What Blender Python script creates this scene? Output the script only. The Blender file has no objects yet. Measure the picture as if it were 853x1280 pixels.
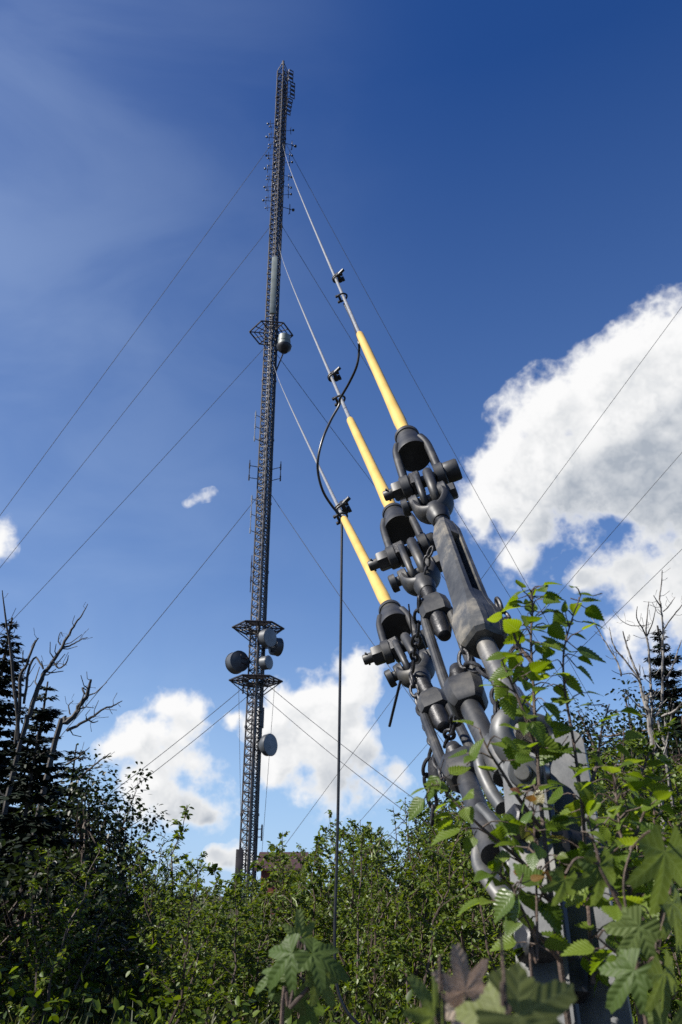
import bpy, bmesh, math, random
import numpy as np
from mathutils import Vector, Matrix, Quaternion
rnd = random.Random(7)
sc = bpy.context.scene
COL = sc.collection
R = math.radians
# ------------------------------------------------------------------ camera
PITCH, F, CX, CY, CAMZ = R(25), 1020.0, 426.5, 640.0, 1.1
CAM = Vector((0, 0, CAMZ))
AX = Vector((0, math.cos(PITCH), math.sin(PITCH)))
UP = Vector((0, -math.sin(PITCH), math.cos(PITCH)))
RT = Vector((1, 0, 0))
def ray(px, py): return AX + RT*((px-CX)/F) + UP*((CY-py)/F)
def at(px, py, d): return CAM + ray(px, py)*d            # point at a depth along the view axis
def aty(px, py, Y):                                       # point at a world distance Y
    r = ray(px, py); return CAM + r*(Y/r.y)
cd = bpy.data.cameras.new('camera'); co = bpy.data.objects.new('camera', cd); COL.objects.link(co)
co.location = CAM; co.rotation_euler = (R(90)+PITCH, 0, 0)
cd.sensor_fit = 'VERTICAL'; cd.sensor_height = 36; cd.lens = 36*F/1280
cd.clip_start = 0.05; cd.clip_end = 6000
cd.dof.use_dof = True; cd.dof.focus_distance = 4.0; cd.dof.aperture_fstop = 9
sc.camera = co
# ------------------------------------------------------------------ materials
def nmat(name):
    m = bpy.data.materials.new(name); m.use_nodes = True
    return m, m.node_tree.nodes, m.node_tree.links, m.node_tree.nodes['Principled BSDF']
def ramp(n, stops):
    r = n.new('ShaderNodeValToRGB'); e = r.color_ramp.elements
    while len(e) < len(stops): e.new(.5)
    for el, (p, c) in zip(e, stops): el.position = p; el.color = (*c, 1)
    return r
def surf(name, c1, c2, scale=8, rough=.5, metal=0., bump=.1, stretch=(1,1,1), spec=.5, dist=.003, coord='Object', detail=6, lo=.35, hi=.65):
    m, n, l, b = nmat(name)
    tc = n.new('ShaderNodeTexCoord'); mp = n.new('ShaderNodeMapping'); mp.inputs['Scale'].default_value = stretch
    l.new(tc.outputs[coord], mp.inputs[0])
    t = n.new('ShaderNodeTexNoise'); t.inputs['Scale'].default_value = scale; t.inputs['Detail'].default_value = detail
    l.new(mp.outputs[0], t.inputs['Vector'])
    r = ramp(n, [(lo, c1), (hi, c2)]); l.new(t.outputs[0], r.inputs[0]); l.new(r.outputs[0], b.inputs['Base Color'])
    b.inputs['Roughness'].default_value = rough; b.inputs['Metallic'].default_value = metal
    b.inputs['Specular IOR Level'].default_value = spec
    if bump:
        t2 = n.new('ShaderNodeTexNoise'); t2.inputs['Scale'].default_value = scale*5; t2.inputs['Detail'].default_value = 4
        l.new(mp.outputs[0], t2.inputs['Vector'])
        bp = n.new('ShaderNodeBump'); bp.inputs['Strength'].default_value = bump; bp.inputs['Distance'].default_value = dist
        l.new(t2.outputs[0], bp.inputs['Height']); l.new(bp.outputs[0], b.inputs['Normal'])
    return m
def galvanised(name, c1, c2, c3, rough=(.35, .6), metal=.45):
    m, n, l, b = nmat(name)
    tc = n.new('ShaderNodeTexCoord')
    t = n.new('ShaderNodeTexNoise'); t.inputs['Scale'].default_value = 9; t.inputs['Detail'].default_value = 6; t.inputs['Roughness'].default_value = .65
    v = n.new('ShaderNodeTexVoronoi'); v.inputs['Scale'].default_value = 24
    l.new(tc.outputs['Object'], t.inputs['Vector']); l.new(tc.outputs['Object'], v.inputs['Vector'])
    r = ramp(n, [(.3, c1), (.52, c2), (.72, c3)]); l.new(t.outputs[0], r.inputs[0])
    mx = n.new('ShaderNodeMixRGB'); mx.blend_type = 'MULTIPLY'; mx.inputs[0].default_value = .22
    l.new(r.outputs[0], mx.inputs[1])
    r2 = ramp(n, [(.0, (.6,.6,.6)), (.6, (1,1,1))]); l.new(v.outputs['Color'], r2.inputs[0]); l.new(r2.outputs[0], mx.inputs[2])
    l.new(mx.outputs[0], b.inputs['Base Color'])
    mr = n.new('ShaderNodeMapRange'); mr.inputs['To Min'].default_value = rough[0]; mr.inputs['To Max'].default_value = rough[1]
    l.new(t.outputs[0], mr.inputs[0]); l.new(mr.outputs[0], b.inputs['Roughness'])
    b.inputs['Metallic'].default_value = metal
    t2 = n.new('ShaderNodeTexNoise'); t2.inputs['Scale'].default_value = 90; t2.inputs['Detail'].default_value = 5
    l.new(tc.outputs['Object'], t2.inputs['Vector'])
    bp = n.new('ShaderNodeBump'); bp.inputs['Strength'].default_value = .12; bp.inputs['Distance'].default_value = .002
    l.new(t2.outputs[0], bp.inputs['Height']); l.new(bp.outputs[0], b.inputs['Normal'])
    return m
def leafmat(name, cols, trans=.35, rough=.38, veins=False, spec=.5, tcol=None):
    """leaf: colour picked per leaf by the 'tint' attribute, light passes through the blade"""
    m, n, l, b = nmat(name)
    a = n.new('ShaderNodeAttribute'); a.attribute_name = 'tint'
    k = len(cols)-1
    r = ramp(n, [(i/k, c) for i, c in enumerate(cols)]); l.new(a.outputs['Fac'], r.inputs[0])
    col = r.outputs[0]
    if veins:
        uv = n.new('ShaderNodeUVMap'); sp = n.new('ShaderNodeSeparateXYZ'); l.new(uv.outputs[0], sp.inputs[0])
        def mth(op, x, y=None):
            q = n.new('ShaderNodeMath'); q.operation = op
            for i, s in enumerate((x, y)):
                if s is None: continue
                if isinstance(s, (int, float)): q.inputs[i].default_value = s
                else: l.new(s, q.inputs[i])
            return q.outputs[0]
        au = mth('ABSOLUTE', sp.outputs[0])
        ph = mth('MULTIPLY', mth('SUBTRACT', sp.outputs[1], mth('MULTIPLY', au, .75)), 2*math.pi*8)
        w = mth('MULTIPLY', mth('ADD', mth('COSINE', ph), 1), .5)
        side = mth('POWER', w, 5)
        mid = mth('LESS_THAN', au, .018)
        vv = mth('MAXIMUM', side, mid)
        mx = n.new('ShaderNodeMixRGB'); l.new(mth('MULTIPLY', vv, .28), mx.inputs[0]); l.new(col, mx.inputs[1])
        hs = n.new('ShaderNodeHueSaturation'); hs.inputs['Value'].default_value = 1.9; hs.inputs['Saturation'].default_value = .85
        l.new(col, hs.inputs['Color']); l.new(hs.outputs[0], mx.inputs[2]); col = mx.outputs[0]
        bp = n.new('ShaderNodeBump'); bp.inputs['Strength'].default_value = .25; bp.inputs['Distance'].default_value = .002; bp.invert = True
        l.new(w, bp.inputs['Height']); l.new(bp.outputs[0], b.inputs['Normal'])
    l.new(col, b.inputs['Base Color']); b.inputs['Roughness'].default_value = rough
    b.inputs['Specular IOR Level'].default_value = spec
    if trans:
        tr = n.new('ShaderNodeBsdfTranslucent'); hs = n.new('ShaderNodeHueSaturation')
        hs.inputs['Value'].default_value = 2.2; hs.inputs['Saturation'].default_value = 1.12; hs.inputs['Hue'].default_value = .485
        l.new(col, hs.inputs['Color']); l.new(hs.outputs[0], tr.inputs[0])
        ms = n.new('ShaderNodeMixShader'); ms.inputs[0].default_value = trans
        l.new(b.outputs[0], ms.inputs[1]); l.new(tr.outputs[0], ms.inputs[2])
        l.new(ms.outputs[0], n['Material Output'].inputs[0])
    return m
M = {}
M['steel'] = galvanised('dark galvanised steel', (.012,.013,.015), (.03,.031,.033), (.085,.08,.07), (.4,.6), .2)
M['weathered'] = galvanised('weathered steel', (.02,.022,.025), (.058,.06,.061), (.24,.215,.17), (.36,.55), .2)
M['plate'] = galvanised('plate steel', (.035,.038,.042), (.07,.074,.078), (.14,.135,.125), metal=.3)
M['bright'] = galvanised('worn steel', (.09,.09,.09), (.19,.185,.175), (.34,.32,.29), rough=(.28,.5), metal=.6)
M['black'] = surf('black steel', (.012,.012,.014), (.03,.03,.033), 30, .45, .3, .3)
M['mast'] = surf('mast steel', (.014,.012,.013), (.036,.03,.03), 1.5, .5, .3, 0)
M['mastlight'] = surf('galvanised leg', (.03,.027,.027), (.085,.075,.07), 1.2, .45, .4, 0)
M['dish'] = surf('grey radome', (.13,.15,.165), (.19,.21,.225), 2, .5, 0, 0)
M['drum'] = surf('dark drum', (.035,.04,.048), (.06,.068,.078), 2, .5, .1, 0)
M['pale'] = surf('pale housing', (.14,.165,.155), (.2,.225,.215), 2, .5, 0, 0)
M['strand'] = surf('galvanised strand', (.2,.205,.205), (.33,.33,.325), 40, .4, .4, .3)
M['wire'] = surf('far strand', (.03,.032,.036), (.05,.053,.06), 4, .85, 0, 0)
M['yellow'] = surf('yellow plastic', (.5,.325,.08), (.58,.385,.105), 9, .42, 0, .08, (1,1,.3))
M['rubber'] = surf('black rubber', (.008,.008,.009), (.02,.02,.021), 30, .35, 0, .1)
M['bark'] = surf('young bark', (.03,.02,.014), (.085,.055,.04), 60, .7, 0, .4)
M['spruce_bark'] = surf('spruce bark', (.02,.016,.013), (.05,.04,.033), 12, .9, 0, .4)
M['deadwood'] = surf('dead wood', (.014,.012,.011), (.055,.05,.046), 9, .8, 0, .5, (1,1,.25))
M['birchbark'] = surf('white birch bark', (.018,.015,.013), (.17,.158,.143), 6, .75, 0, .3, (1,1,2.2), lo=.44, hi=.54)
M['leaf'] = leafmat('birch leaf', [(.026,.046,.006), (.054,.087,.01), (.084,.12,.016), (.12,.15,.032)], .34, .45, spec=.28)
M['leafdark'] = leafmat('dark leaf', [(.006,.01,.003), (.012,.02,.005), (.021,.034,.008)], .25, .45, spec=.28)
M['leafbright'] = leafmat('light green leaf', [(.042,.068,.009), (.07,.105,.014), (.105,.14,.026)], .34, .42, spec=.35)
M['needle'] = leafmat('spruce needles', [(.003,.006,.003), (.006,.012,.006), (.011,.02,.009)], 0, .6, spec=.25)
M['fgleaf'] = leafmat('veined leaf', [(.052,.09,.009), (.08,.125,.012), (.11,.155,.02)], .48, .42, True, spec=.35)
M['redleaf'] = leafmat('young reddish leaf', [(.14,.06,.025), (.11,.085,.02), (.07,.1,.018), (.055,.095,.015), (.055,.095,.015)], .35, .36, True)
M['maple'] = leafmat('maple leaf', [(.045,.075,.016), (.065,.095,.022), (.085,.115,.03)], .34, .55, True, spec=.25)
M['dullmaple'] = leafmat('dull maple leaf', [(.07,.085,.025), (.085,.1,.03), (.1,.115,.04)], .3, .6, True, spec=.2)
M['wither'] = leafmat('withered leaf', [(.2,.15,.11), (.29,.23,.17), (.36,.3,.23)], .25, .7, True)
M['soil'] = surf('forest soil', (.012,.01,.007), (.04,.034,.02), 3, .95, 0, .6, dist=.05, coord='Object')
M['concrete'] = surf('concrete', (.2,.2,.19), (.32,.31,.3), 10, .85, 0, .4)
M['redwall'] = surf('red boards', (.12,.022,.015), (.17,.03,.02), 4, .7, 0, .1)
M['roof'] = surf('dark roof', (.035,.014,.013), (.055,.025,.024), 3, .6, 0, .2)
M['grass'] = leafmat('grass', [(.025,.038,.008), (.045,.06,.013), (.085,.085,.03)], .3, .45)
# ------------------------------------------------------------------ objects
def tag(o, label=None, cat=None, group=None, kind=None):
    if label: o['label'] = label
    if cat: o['category'] = cat
    if group: o['group'] = group
    if kind: o['kind'] = kind
    return o
def empty(name, loc, label, cat, group=None, rz=0):
    o = bpy.data.objects.new(name, None); COL.objects.link(o); o.location = loc; o.rotation_euler.z = rz
    o.empty_display_size = .1
    return tag(o, label, cat, group)
def link(name, me, mat, parent=None):
    o = bpy.data.objects.new(name, me); COL.objects.link(o)
    if mat and not me.materials: me.materials.append(mat)
    if parent:
        o.parent = parent
        o.matrix_parent_inverse = Matrix.Translation(-Vector(parent.location))
    return o
def copy_tree(o):
    c = o.copy(); COL.objects.link(c)
    for ch in list(o.children):
        k = ch.copy(); COL.objects.link(k); k.parent = c
        for g in list(ch.children):
            q = g.copy(); COL.objects.link(q); q.parent = k
    return c
class MB:
    """collects shapes; build() links them as ONE mesh object"""
    def __init__(s): s.bm = bmesh.new(); s.m = Matrix.Identity(4)
    def add(s, verts, faces):
        vs = [s.bm.verts.new(s.m @ Vector(v)) for v in verts]
        for f in faces:
            try: s.bm.faces.new([vs[i] for i in f])
            except ValueError: pass
    def tube(s, path, r, n=8, closed=False, hint=None, flat=None):
        P = [Vector(p) for p in path]; k = len(P)
        rs = r if isinstance(r, (list, tuple)) else [r]*k
        fl = flat if isinstance(flat, (list, tuple)) else [1 if flat is None else flat]*k
        T = []
        for i in range(k):
            a = P[(i-1) % k] if (closed or i > 0) else P[i]
            b = P[(i+1) % k] if (closed or i < k-1) else P[i]
            T.append((b-a).normalized())
        h = Vector(hint) if hint is not None else Vector((0.31, .17, .93))
        u = h - T[0]*h.dot(T[0])
        if u.length < 1e-4: h = Vector((1, 0, 0)); u = h - T[0]*h.dot(T[0])
        u.normalize(); vs = []
        for i in range(k):
            u = (u - T[i]*u.dot(T[i])).normalized(); w = T[i].cross(u)
            for j in range(n):
                an = 2*math.pi*(j+.5)/n
                vs.append(P[i] + u*(math.cos(an)*rs[i]) + w*(math.sin(an)*rs[i]*fl[i]))
        fs = []
        for i in range(k if closed else k-1):
            for j in range(n):
                a, b = i*n+j, i*n+(j+1) % n; c, d = ((i+1) % k)*n+(j+1) % n, ((i+1) % k)*n+j
                fs.append((a, b, c, d))
        if not closed: fs += [tuple(range(n-1, -1, -1)), tuple((k-1)*n+j for j in range(n))]
        s.add(vs, fs); return s
    def cyl(s, a, b, r, r2=None, n=16): return s.tube([a, b], [r, r if r2 is None else r2], n)
    def hexnut(s, a, b, r):
        a, b = Vector(a), Vector(b); d = (b-a); q = d*.12
        return s.tube([a, a+q, b-q, b], [r*.86, r, r, r*.86], 6)
    def lathe(s, prof, n=24):
        k = len(prof); vs = [(r*math.cos(2*math.pi*j/n), r*math.sin(2*math.pi*j/n), z) for r, z in prof for j in range(n)]
        fs = [(i*n+j, i*n+(j+1) % n, (i+1)*n+(j+1) % n, (i+1)*n+j) for i in range(k-1) for j in range(n)]
        fs += [tuple(range(n-1, -1, -1)), tuple((k-1)*n+j for j in range(n))]
        s.add(vs, fs); return s
    def loft(s, secs):
        """secs: list of (z, [(x,y)...]) rings with equal counts"""
        n = len(secs[0][1]); vs = [(x, y, z) for z, ring in secs for x, y in ring]
        fs = [(i*n+j, i*n+(j+1) % n, (i+1)*n+(j+1) % n, (i+1)*n+j) for i in range(len(secs)-1) for j in range(n)]
        fs += [tuple(range(n-1, -1, -1)), tuple((len(secs)-1)*n+j for j in range(n))]
        s.add(vs, fs); return s
    def box(s, c, d, bev=0, rot=None):
        b2 = bmesh.new(); bmesh.ops.create_cube(b2, size=1)
        bmesh.ops.scale(b2, vec=d, verts=b2.verts)
        if bev: bmesh.ops.bevel(b2, geom=list(b2.edges), offset=bev, segments=2, affect='EDGES', profile=.5)
        mt = Matrix.Translation(c) @ (rot.to_4x4() if rot else Matrix.Identity(4))
        b2.verts.index_update()
        s.add([mt @ v.co for v in b2.verts], [[v.index for v in f.verts] for f in b2.faces]); b2.free(); return s
    def build(s, name, mat, parent=None, smooth=True, sharp=38):
        me = bpy.data.meshes.new(name)
        bmesh.ops.recalc_face_normals(s.bm, faces=s.bm.faces)
        s.bm.to_mesh(me); s.bm.free()
        if smooth:
            me.shade_smooth(); me.set_sharp_from_angle(angle=R(sharp))
        return link(name, me, mat, parent)
def frame(a, b, roll=0):
    a, b = Vector(a), Vector(b); z = (b-a).normalized()
    y = a-CAM; y = (y - z*y.dot(z)).normalized(); x = y.cross(z)
    m = Matrix((x, y, z)).transposed().to_4x4() @ Matrix.Rotation(roll, 4, 'Z')
    m.translation = a; return m
def smooth_path(pts, k=4):
    """Catmull-Rom through points"""
    P = [Vector(p) for p in pts]; out = []
    for i in range(len(P)-1):
        p0 = P[max(i-1, 0)]; p1 = P[i]; p2 = P[i+1]; p3 = P[min(i+2, len(P)-1)]
        for j in range(k):
            t = j/k
            out.append(.5*((2*p1)+(p2-p0)*t+(2*p0-5*p1+4*p2-p3)*t*t+(3*p1-p0-3*p2+p3)*t**3))
    out.append(P[-1]); return out
# ------------------------------------------------------------------ leaves (one mesh of many leaves = foliage of one plant)
def leaf_shape(kind):
    """verts (x across, y along, z normal), faces, uv"""
    if kind == 'small':
        v = [(0,0,0), (-.3,.28,.07), (-.27,.66,.05), (0,1,-.06), (.27,.66,.05), (.3,.28,.07)]
        return v, [(0,3,2,1), (0,5,4,3)], [(x, y) for x, y, z in v]
    if kind == 'willow':
        v = [(0,0,0), (-.13,.3,.04), (-.11,.65,.02), (0,1,-.1), (.11,.65,.02), (.13,.3,.04)]
        return v, [(0,3,2,1), (0,5,4,3)], [(x, y) for x, y, z in v]
    if kind == 'needle':
        v = [(0,0,0), (-.2,.4,.0), (0,1,0), (.2,.4,0)]
        return v, [(0,3,2,1)], [(x, y) for x, y, z in v]
    if kind == 'blade':
        v = [(-.03,0,0), (.03,0,0), (.022,.55,.06), (-.022,.55,.06), (0,1,.28)]
        return v, [(0,1,2,3), (3,2,4)], [(x, y) for x, y, z in v]
    if kind == 'birch':
        N = 18; v = []; fs = []
        for i in range(N+1):
            t = i/N
            w = .43*(math.sin(math.pi*min(1, t**.62))**.8)*(1-.25*t) if 0 < t < 1 else .0
            tooth = 1+(.13 if i % 2 else -.05)*(1 if 0 < i < N else 0)
            for sx, sc_ in ((-1, tooth), (-.5, 1), (0, 1), (.5, 1), (1, tooth)):
                x = sx*w*sc_; y = t - (.05*abs(sx) if i % 2 == 0 else -.01)*abs(sx)
                z = .22*abs(x) - .18*t*t + .008*math.cos(2*math.pi*8*(t-.75*abs(x)))*(abs(sx) > .2)
                v.append((x, y, z))
        for i in range(N):
            for j in range(4):
                a = i*5+j; fs.append((a, a+1, a+6, a+5))
        return v, fs, [(x, y) for x, y, z in v]
    if kind == 'maple':
        # palmate blade: three large and two small lobes, toothed
        A = 64; rings = (0, .3, .55, .8, 1); v = []; fs = []
        lobes = [(0, 1.0, .42), (.9, .84, .38), (-.9, .84, .38), (1.8, .56, .42), (-1.8, .56, .42)]
        for q in rings:
            for i in range(A+1):
                th = -2.75 + 5.5*i/A
                r = .46
                for c, L, wd in lobes: r = max(r, L*math.exp(-((th-c)/wd)**2*.75))
                r *= 1 + (.045 if i % 2 else -.03)*(q > .9)
                rr = r*q; x = math.sin(th)*rr; y = math.cos(th)*rr
                near = min(abs(th-c) for c, L, wd in lobes)
                z = -.3*rr*rr + .2*near*rr + .015*math.sin(th*9+q*7)*rr
                v.append((x*.95, y+.18, z))
        for k in range(len(rings)-1):
            for i in range(A):
                a = k*(A+1)+i; fs.append((a, a+1, a+A+2, a+A+1))
        uv = []
        for x, y, z in v:
            # fold every lobe on to its own midrib so that the veins run along each lobe
            yy = y-.18; th = math.atan2(x, yy); r = math.hypot(x, yy)
            c = min(lobes, key=lambda L: abs(th-L[0]))[0]
            uv.append((math.sin(th-c)*r, math.cos(th-c)*r*.8))
        return v, fs, uv
SH = {k: leaf_shape(k) for k in ('small', 'willow', 'needle', 'blade', 'birch', 'maple')}
def foliage(name, leaves, kind, mat, parent=None, tint=(0, 1), seed=1):
    """leaves: list of (pos, along, normal, size)"""
    v, fs, uv = SH[kind]; B = np.array(v); k = len(B); n = len(leaves)
    P = np.array([tuple(a[0]) for a in leaves]); D = np.array([tuple(a[1]) for a in leaves]); Nn = np.array([tuple(a[2]) for a in leaves])
    S = np.array([a[3] for a in leaves])
    D /= np.linalg.norm(D, axis=1)[:, None]+1e-9
    Nn = Nn - D*(Nn*D).sum(1)[:, None]; Nn /= np.linalg.norm(Nn, axis=1)[:, None]+1e-9
    X = np.cross(D, Nn)
    rng = np.random.default_rng(seed)
    curl = rng.uniform(.4, 1.5, n)
    out = P[:, None, :] + S[:, None, None]*(B[None, :, 0:1]*X[:, None, :] + B[None, :, 1:2]*D[:, None, :] + (B[None, :, 2:3]*curl[:, None, None])*Nn[:, None, :])
    out = out.reshape(-1, 3)
    me = bpy.data.meshes.new(name)
    nl = sum(len(f) for f in fs); nf = len(fs)
    lv = np.concatenate([np.array(f) for f in fs]); ls = np.cumsum([0]+[len(f) for f in fs])[:-1]
    me.vertices.add(n*k); me.loops.add(n*nl); me.polygons.add(n*nf)
    me.vertices.foreach_set('co', out.astype(np.float32).ravel())
    vi = (np.arange(n)[:, None]*k + lv[None, :]).ravel()
    me.loops.foreach_set('vertex_index', vi.astype(np.int32))
    me.polygons.foreach_set('loop_start', (np.arange(n)[:, None]*nl + ls[None, :]).ravel().astype(np.int32))
    me.update(calc_edges=True)
    at_ = me.attributes.new('tint', 'FLOAT', 'POINT')
    at_.data.foreach_set('value', np.repeat(rng.uniform(tint[0], tint[1], n), k).astype(np.float32))
    ul = me.uv_layers.new(name='UVMap'); U = np.array(uv)
    ul.data.foreach_set('uv', np.tile(U[lv], (n, 1)).astype(np.float32).ravel())
    me.validate(); 
    if kind != 'needle': me.shade_smooth()
    return link(name, me, mat, parent)
def rv(s=1): return Vector((rnd.gauss(0, s), rnd.gauss(0, s), rnd.gauss(0, s)))
# ------------------------------------------------------------------ ground
def gz(x, y):
    t = min(1, max(0, (-x-15)/30)); s = t*t*(3-2*t)
    return -10*s + .05*math.sin(x*.9+1)*math.cos(y*.7) + .08*math.sin(y*.23)
def ground():
    xs = [-3000, -900, -300, -120, -80] + [-60+i*2 for i in range(61)] + [80, 120, 300, 900, 3000]
    ys = [-3000, -900, -200, -60] + [-20+i*2 for i in range(61)] + [120, 160, 300, 900, 3000]
    vs = [(x, y, gz(x, y)) for y in ys for x in xs]; nx = len(xs)
    fs = [(j*nx+i, j*nx+i+1, (j+1)*nx+i+1, (j+1)*nx+i) for j in range(len(ys)-1) for i in range(nx-1)]
    me = bpy.data.meshes.new('ground'); me.from_pydata(vs, [], fs); me.shade_smooth()
    tag(link('ground', me, M['soil']), kind='structure')
ground()
# ------------------------------------------------------------------ radio mast
MY = 60.0; MX = -6.3
def mz(py):
    o = (CY-py)/F; return CAMZ + MY*(AX.z + o*UP.z)/(AX.y + o*UP.y)
def mpx(py):   # metres per photo pixel at the mast
    o = (CY-py)/F; return MY/(AX.y + o*UP.y)/F
MAST = Vector((MX, MY, 0)); ZT = mz(77)
mast = empty('radio_mast', MAST, 'tall dark lattice radio mast with three platforms rising over the thicket', 'mast')
FW = 1.12; RC = FW/math.sqrt(3)
LEG = [Vector((RC*math.cos(a), RC*math.sin(a), 0)) for a in (R(-82), R(38), R(158))]
ZTOP = mz(86)
for i, p in enumerate(LEG):
    b = MB()
    b.tube([MAST+p+Vector((0,0,z)) for z in (0, ZTOP)], .065, 8)
    for z in np.arange(6, ZTOP, 6): b.cyl(MAST+p+Vector((0,0,z-.09)), MAST+p+Vector((0,0,z+.09)), .11, n=8)
    b.build('leg', M['mastlight'], mast)
b = MB(); bay = .62; nb = int(ZTOP/bay)
for k in range(nb+1):
    z = k*bay
    for i in range(3):
        p, q = MAST+LEG[i], MAST+LEG[(i+1) % 3]
        b.tube([p+Vector((0,0,z)), q+Vector((0,0,z))], .036, 4)
        if k < nb:
            s, e = (p, q) if k % 2 else (q, p)
            b.tube([s+Vector((0,0,z)), e+Vector((0,0,z+bay))], .036, 4)
            if z < ZTOP*.97: b.tube([e+Vector((0,0,z)), s+Vector((0,0,z+bay))], .026, 4)
b.build('bracing', M['mast'], mast, smooth=False)
b = MB()   # climbing ladder inside the right face
lc = (LEG[0]+LEG[1])/2*.82; ld = (LEG[1]-LEG[0]).normalized()
for s in (-.2, .2): b.tube([MAST+lc+ld*s+Vector((0,0,1)), MAST+lc+ld*s+Vector((0,0,ZTOP-1))], .03, 4)
for z in np.arange(1.2, ZTOP-1, .33): b.tube([MAST+lc-ld*.2+Vector((0,0,z)), MAST+lc+ld*.2+Vector((0,0,z))], .016, 4)
b.build('ladder', M['mast'], mast, smooth=False)
b = MB()
for i, (s, top) in enumerate(((-.38, 1), (-.3, .93), (.3, .8), (.37, .62), (.43, .5), (.0, .66), (.42, .97), (.2, .75))):
    c = (LEG[1]+LEG[2])/2*.7 if i == 5 else (LEG[0]+LEG[1])/2*.95
    d = ld if i < 5 else (LEG[2]-LEG[1]).normalized()
    b.tube([MAST+c+d*s+Vector((0,0,.5)), MAST+c+d*s+Vector((0,0,ZTOP*top-1))], .055 if i else .06, 5)
b.build('feeder_cable', M['rubber'], mast)
b = MB()
for p in LEG: b.tube([MAST+p+Vector((0,0,ZTOP)), MAST+Vector((0,0,ZT))], .05, 6)
b.tube([MAST+Vector((0,0,ZT-.5)), MAST+Vector((0,0,ZT+.05))], .13, 8)
b.build('tip', M['mastlight'], mast)
# grey cladding boards at the foot
b = MB(); b.box(MAST+Vector((-.52,-.45,mz(1062)/2-.2)), (.5,.25,mz(1062)+.4), .03); b.build('cable_cover', M['mast'], mast)
def hexring(z, r, n=6, ph=0): return [MAST+Vector((r*math.cos(ph+2*math.pi*i/n), r*math.sin(ph+2*math.pi*i/n), z)) for i in range(n)]
def platform(py, r, grating, ph=0):
    z = mz(py); b = MB(); O = hexring(z, r, ph=ph); I = hexring(z, .75, ph=ph)
    for i in range(6):
        j = (i+1) % 6
        b.tube([O[i], O[j]], .07, 6); b.tube([I[i], O[i]], .055, 6); b.tube([I[i], I[j]], .05, 6)
        for t in (.33, .66): b.tube([I[i].lerp(O[i], t), I[j].lerp(O[j], t)], .04, 4)
        b.tube([O[i].lerp(O[j], .5), I[i].lerp(I[j], .5)], .045, 4)
        if grating: b.tube([O[i], MAST+(I[i]-MAST)*Vector((1,1,0)).length*0 + Vector(((I[i].x-MX)*.6, (I[i].y-MY)*.6, z-1.15))], .045, 4)
        if grating:
            for t in np.arange(.08, 1, .075): b.tube([I[i].lerp(O[i], t)+Vector((0,0,.02)), I[j].lerp(O[j], t)+Vector((0,0,.02))], .012, 4)
    return b.build('platform', M['mast'], mast, smooth=False)
platform(417, 1.95, False, R(8))
platform(785, 1.95, True, R(6)); platform(851, 1.95, True, R(6))
# ------------------------------------------------------------------ dishes and antennas
def mpt(px, py, dy=0.):   # a point near the mast seen at this pixel
    return aty(px, py, MY+dy)
def dish(px, py, dy, r, depth, azi, label, face, shroud, tilt=0, cone=False):
    c = mpt(px, py, dy); o = empty('dish_antenna', c, label, 'antenna', 'dish antennas on the mast')
    d = Vector((math.sin(azi)*math.cos(tilt), -math.cos(azi)*math.cos(tilt), math.sin(tilt)))
    q = d.to_track_quat('Z', 'Y').to_matrix().to_4x4(); q.translation = c
    b = MB(); b.m = q
    if cone: b.lathe([(r*.35, -depth-.02), (r*.5, -depth), (r*.98, -depth*.45), (r, -.04), (r*1.03, -.02), (r*1.03, .0)], 32)
    else: b.lathe([(r*.45, -depth-r*.25), (r*.85, -depth-.03), (r, -depth), (r, -.06), (r*1.04, -.05), (r*1.04, .0)], 32)
    b.build('drum', shroud, o)
    b = MB(); b.m = q; b.lathe([(r*1.0, .006), (r*.97, .03), (r*.6, .06), (.01, .075)], 32); b.build('radome', face, o)
    b = MB(); bk = c - d*(depth+r*.2); tgt = MAST+Vector((0,0,c.z)) + (bk-MAST-Vector((0,0,c.z))).normalized()*RC*.9
    b.tube([bk-Vector((0,0,.5)), bk+Vector((0,0,.5))], .06, 8); b.build('mount_pole', M['mast'], o)
    for sg in (-1, 1): MB().tube([bk+Vector((0,0,.15*sg)), tgt+Vector((0,0,.25*sg))], .05, 6).build('bracket', M['mast'], o)
    return o
dish(338, 797, -1.5, .68, .55, R(52), 'grey dish facing right directly below the middle platform', M['dish'], M['drum'], R(-3))
dish(349, 809, .7, .68, .55, R(125), 'dark-backed dish turned away beside the grey dish under the middle platform', M['dish'], M['drum'])
dish(294, 829, .3, .8, .75, R(215), 'big dark drum dish on the left side above the lowest platform', M['pale'], M['drum'])
dish(336.5, 828, -1.3, .5, .55, R(60), 'smallest grey dish on the right just above the lowest platform', M['dish'], M['drum'])
dish(338.5, 931, -.6, .76, .85, R(55), 'grey dish with cone back, lowest on the mast below all platforms', M['dish'], M['drum'], R(0), True)
def panel(px, py0, py1, dy, w, label, mat, name='panel_antenna'):
    a = mpt(px, py0, dy); z0, z1 = CAMZ, CAMZ
    top = mz(py0); bot = mz(py1); x = (a.x if True else 0)
    o = empty(name, Vector((a.x, MY+dy, bot)), label, 'antenna')
    h = top-bot
    b = MB(); b.box((a.x, MY+dy, (top+bot)/2), (w, w*.5, h), .03); b.build('housing', mat, o)
    for t in (.15, .85):
        b = MB().tube([(a.x, MY+dy+.05, bot+h*t), (MX+(LEG[1].x if a.x > MX+.2 else LEG[0].x), MY+(LEG[1].y if a.x > MX+.2 else LEG[0].y), bot+h*t)], .04, 6)
        b.build('bracket', M['mast'], o)
panel(329.3, 885, 911, -.2, .17, 'slim dark vertical panel antenna right of mast below lowest platform', M['drum'])
a = mpt(345, 365, -.75)
panel(343.5, 331, 401, -1.0, .5, 'long pale flat panel on the mast face above the highest platform', M['pale'])
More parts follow.
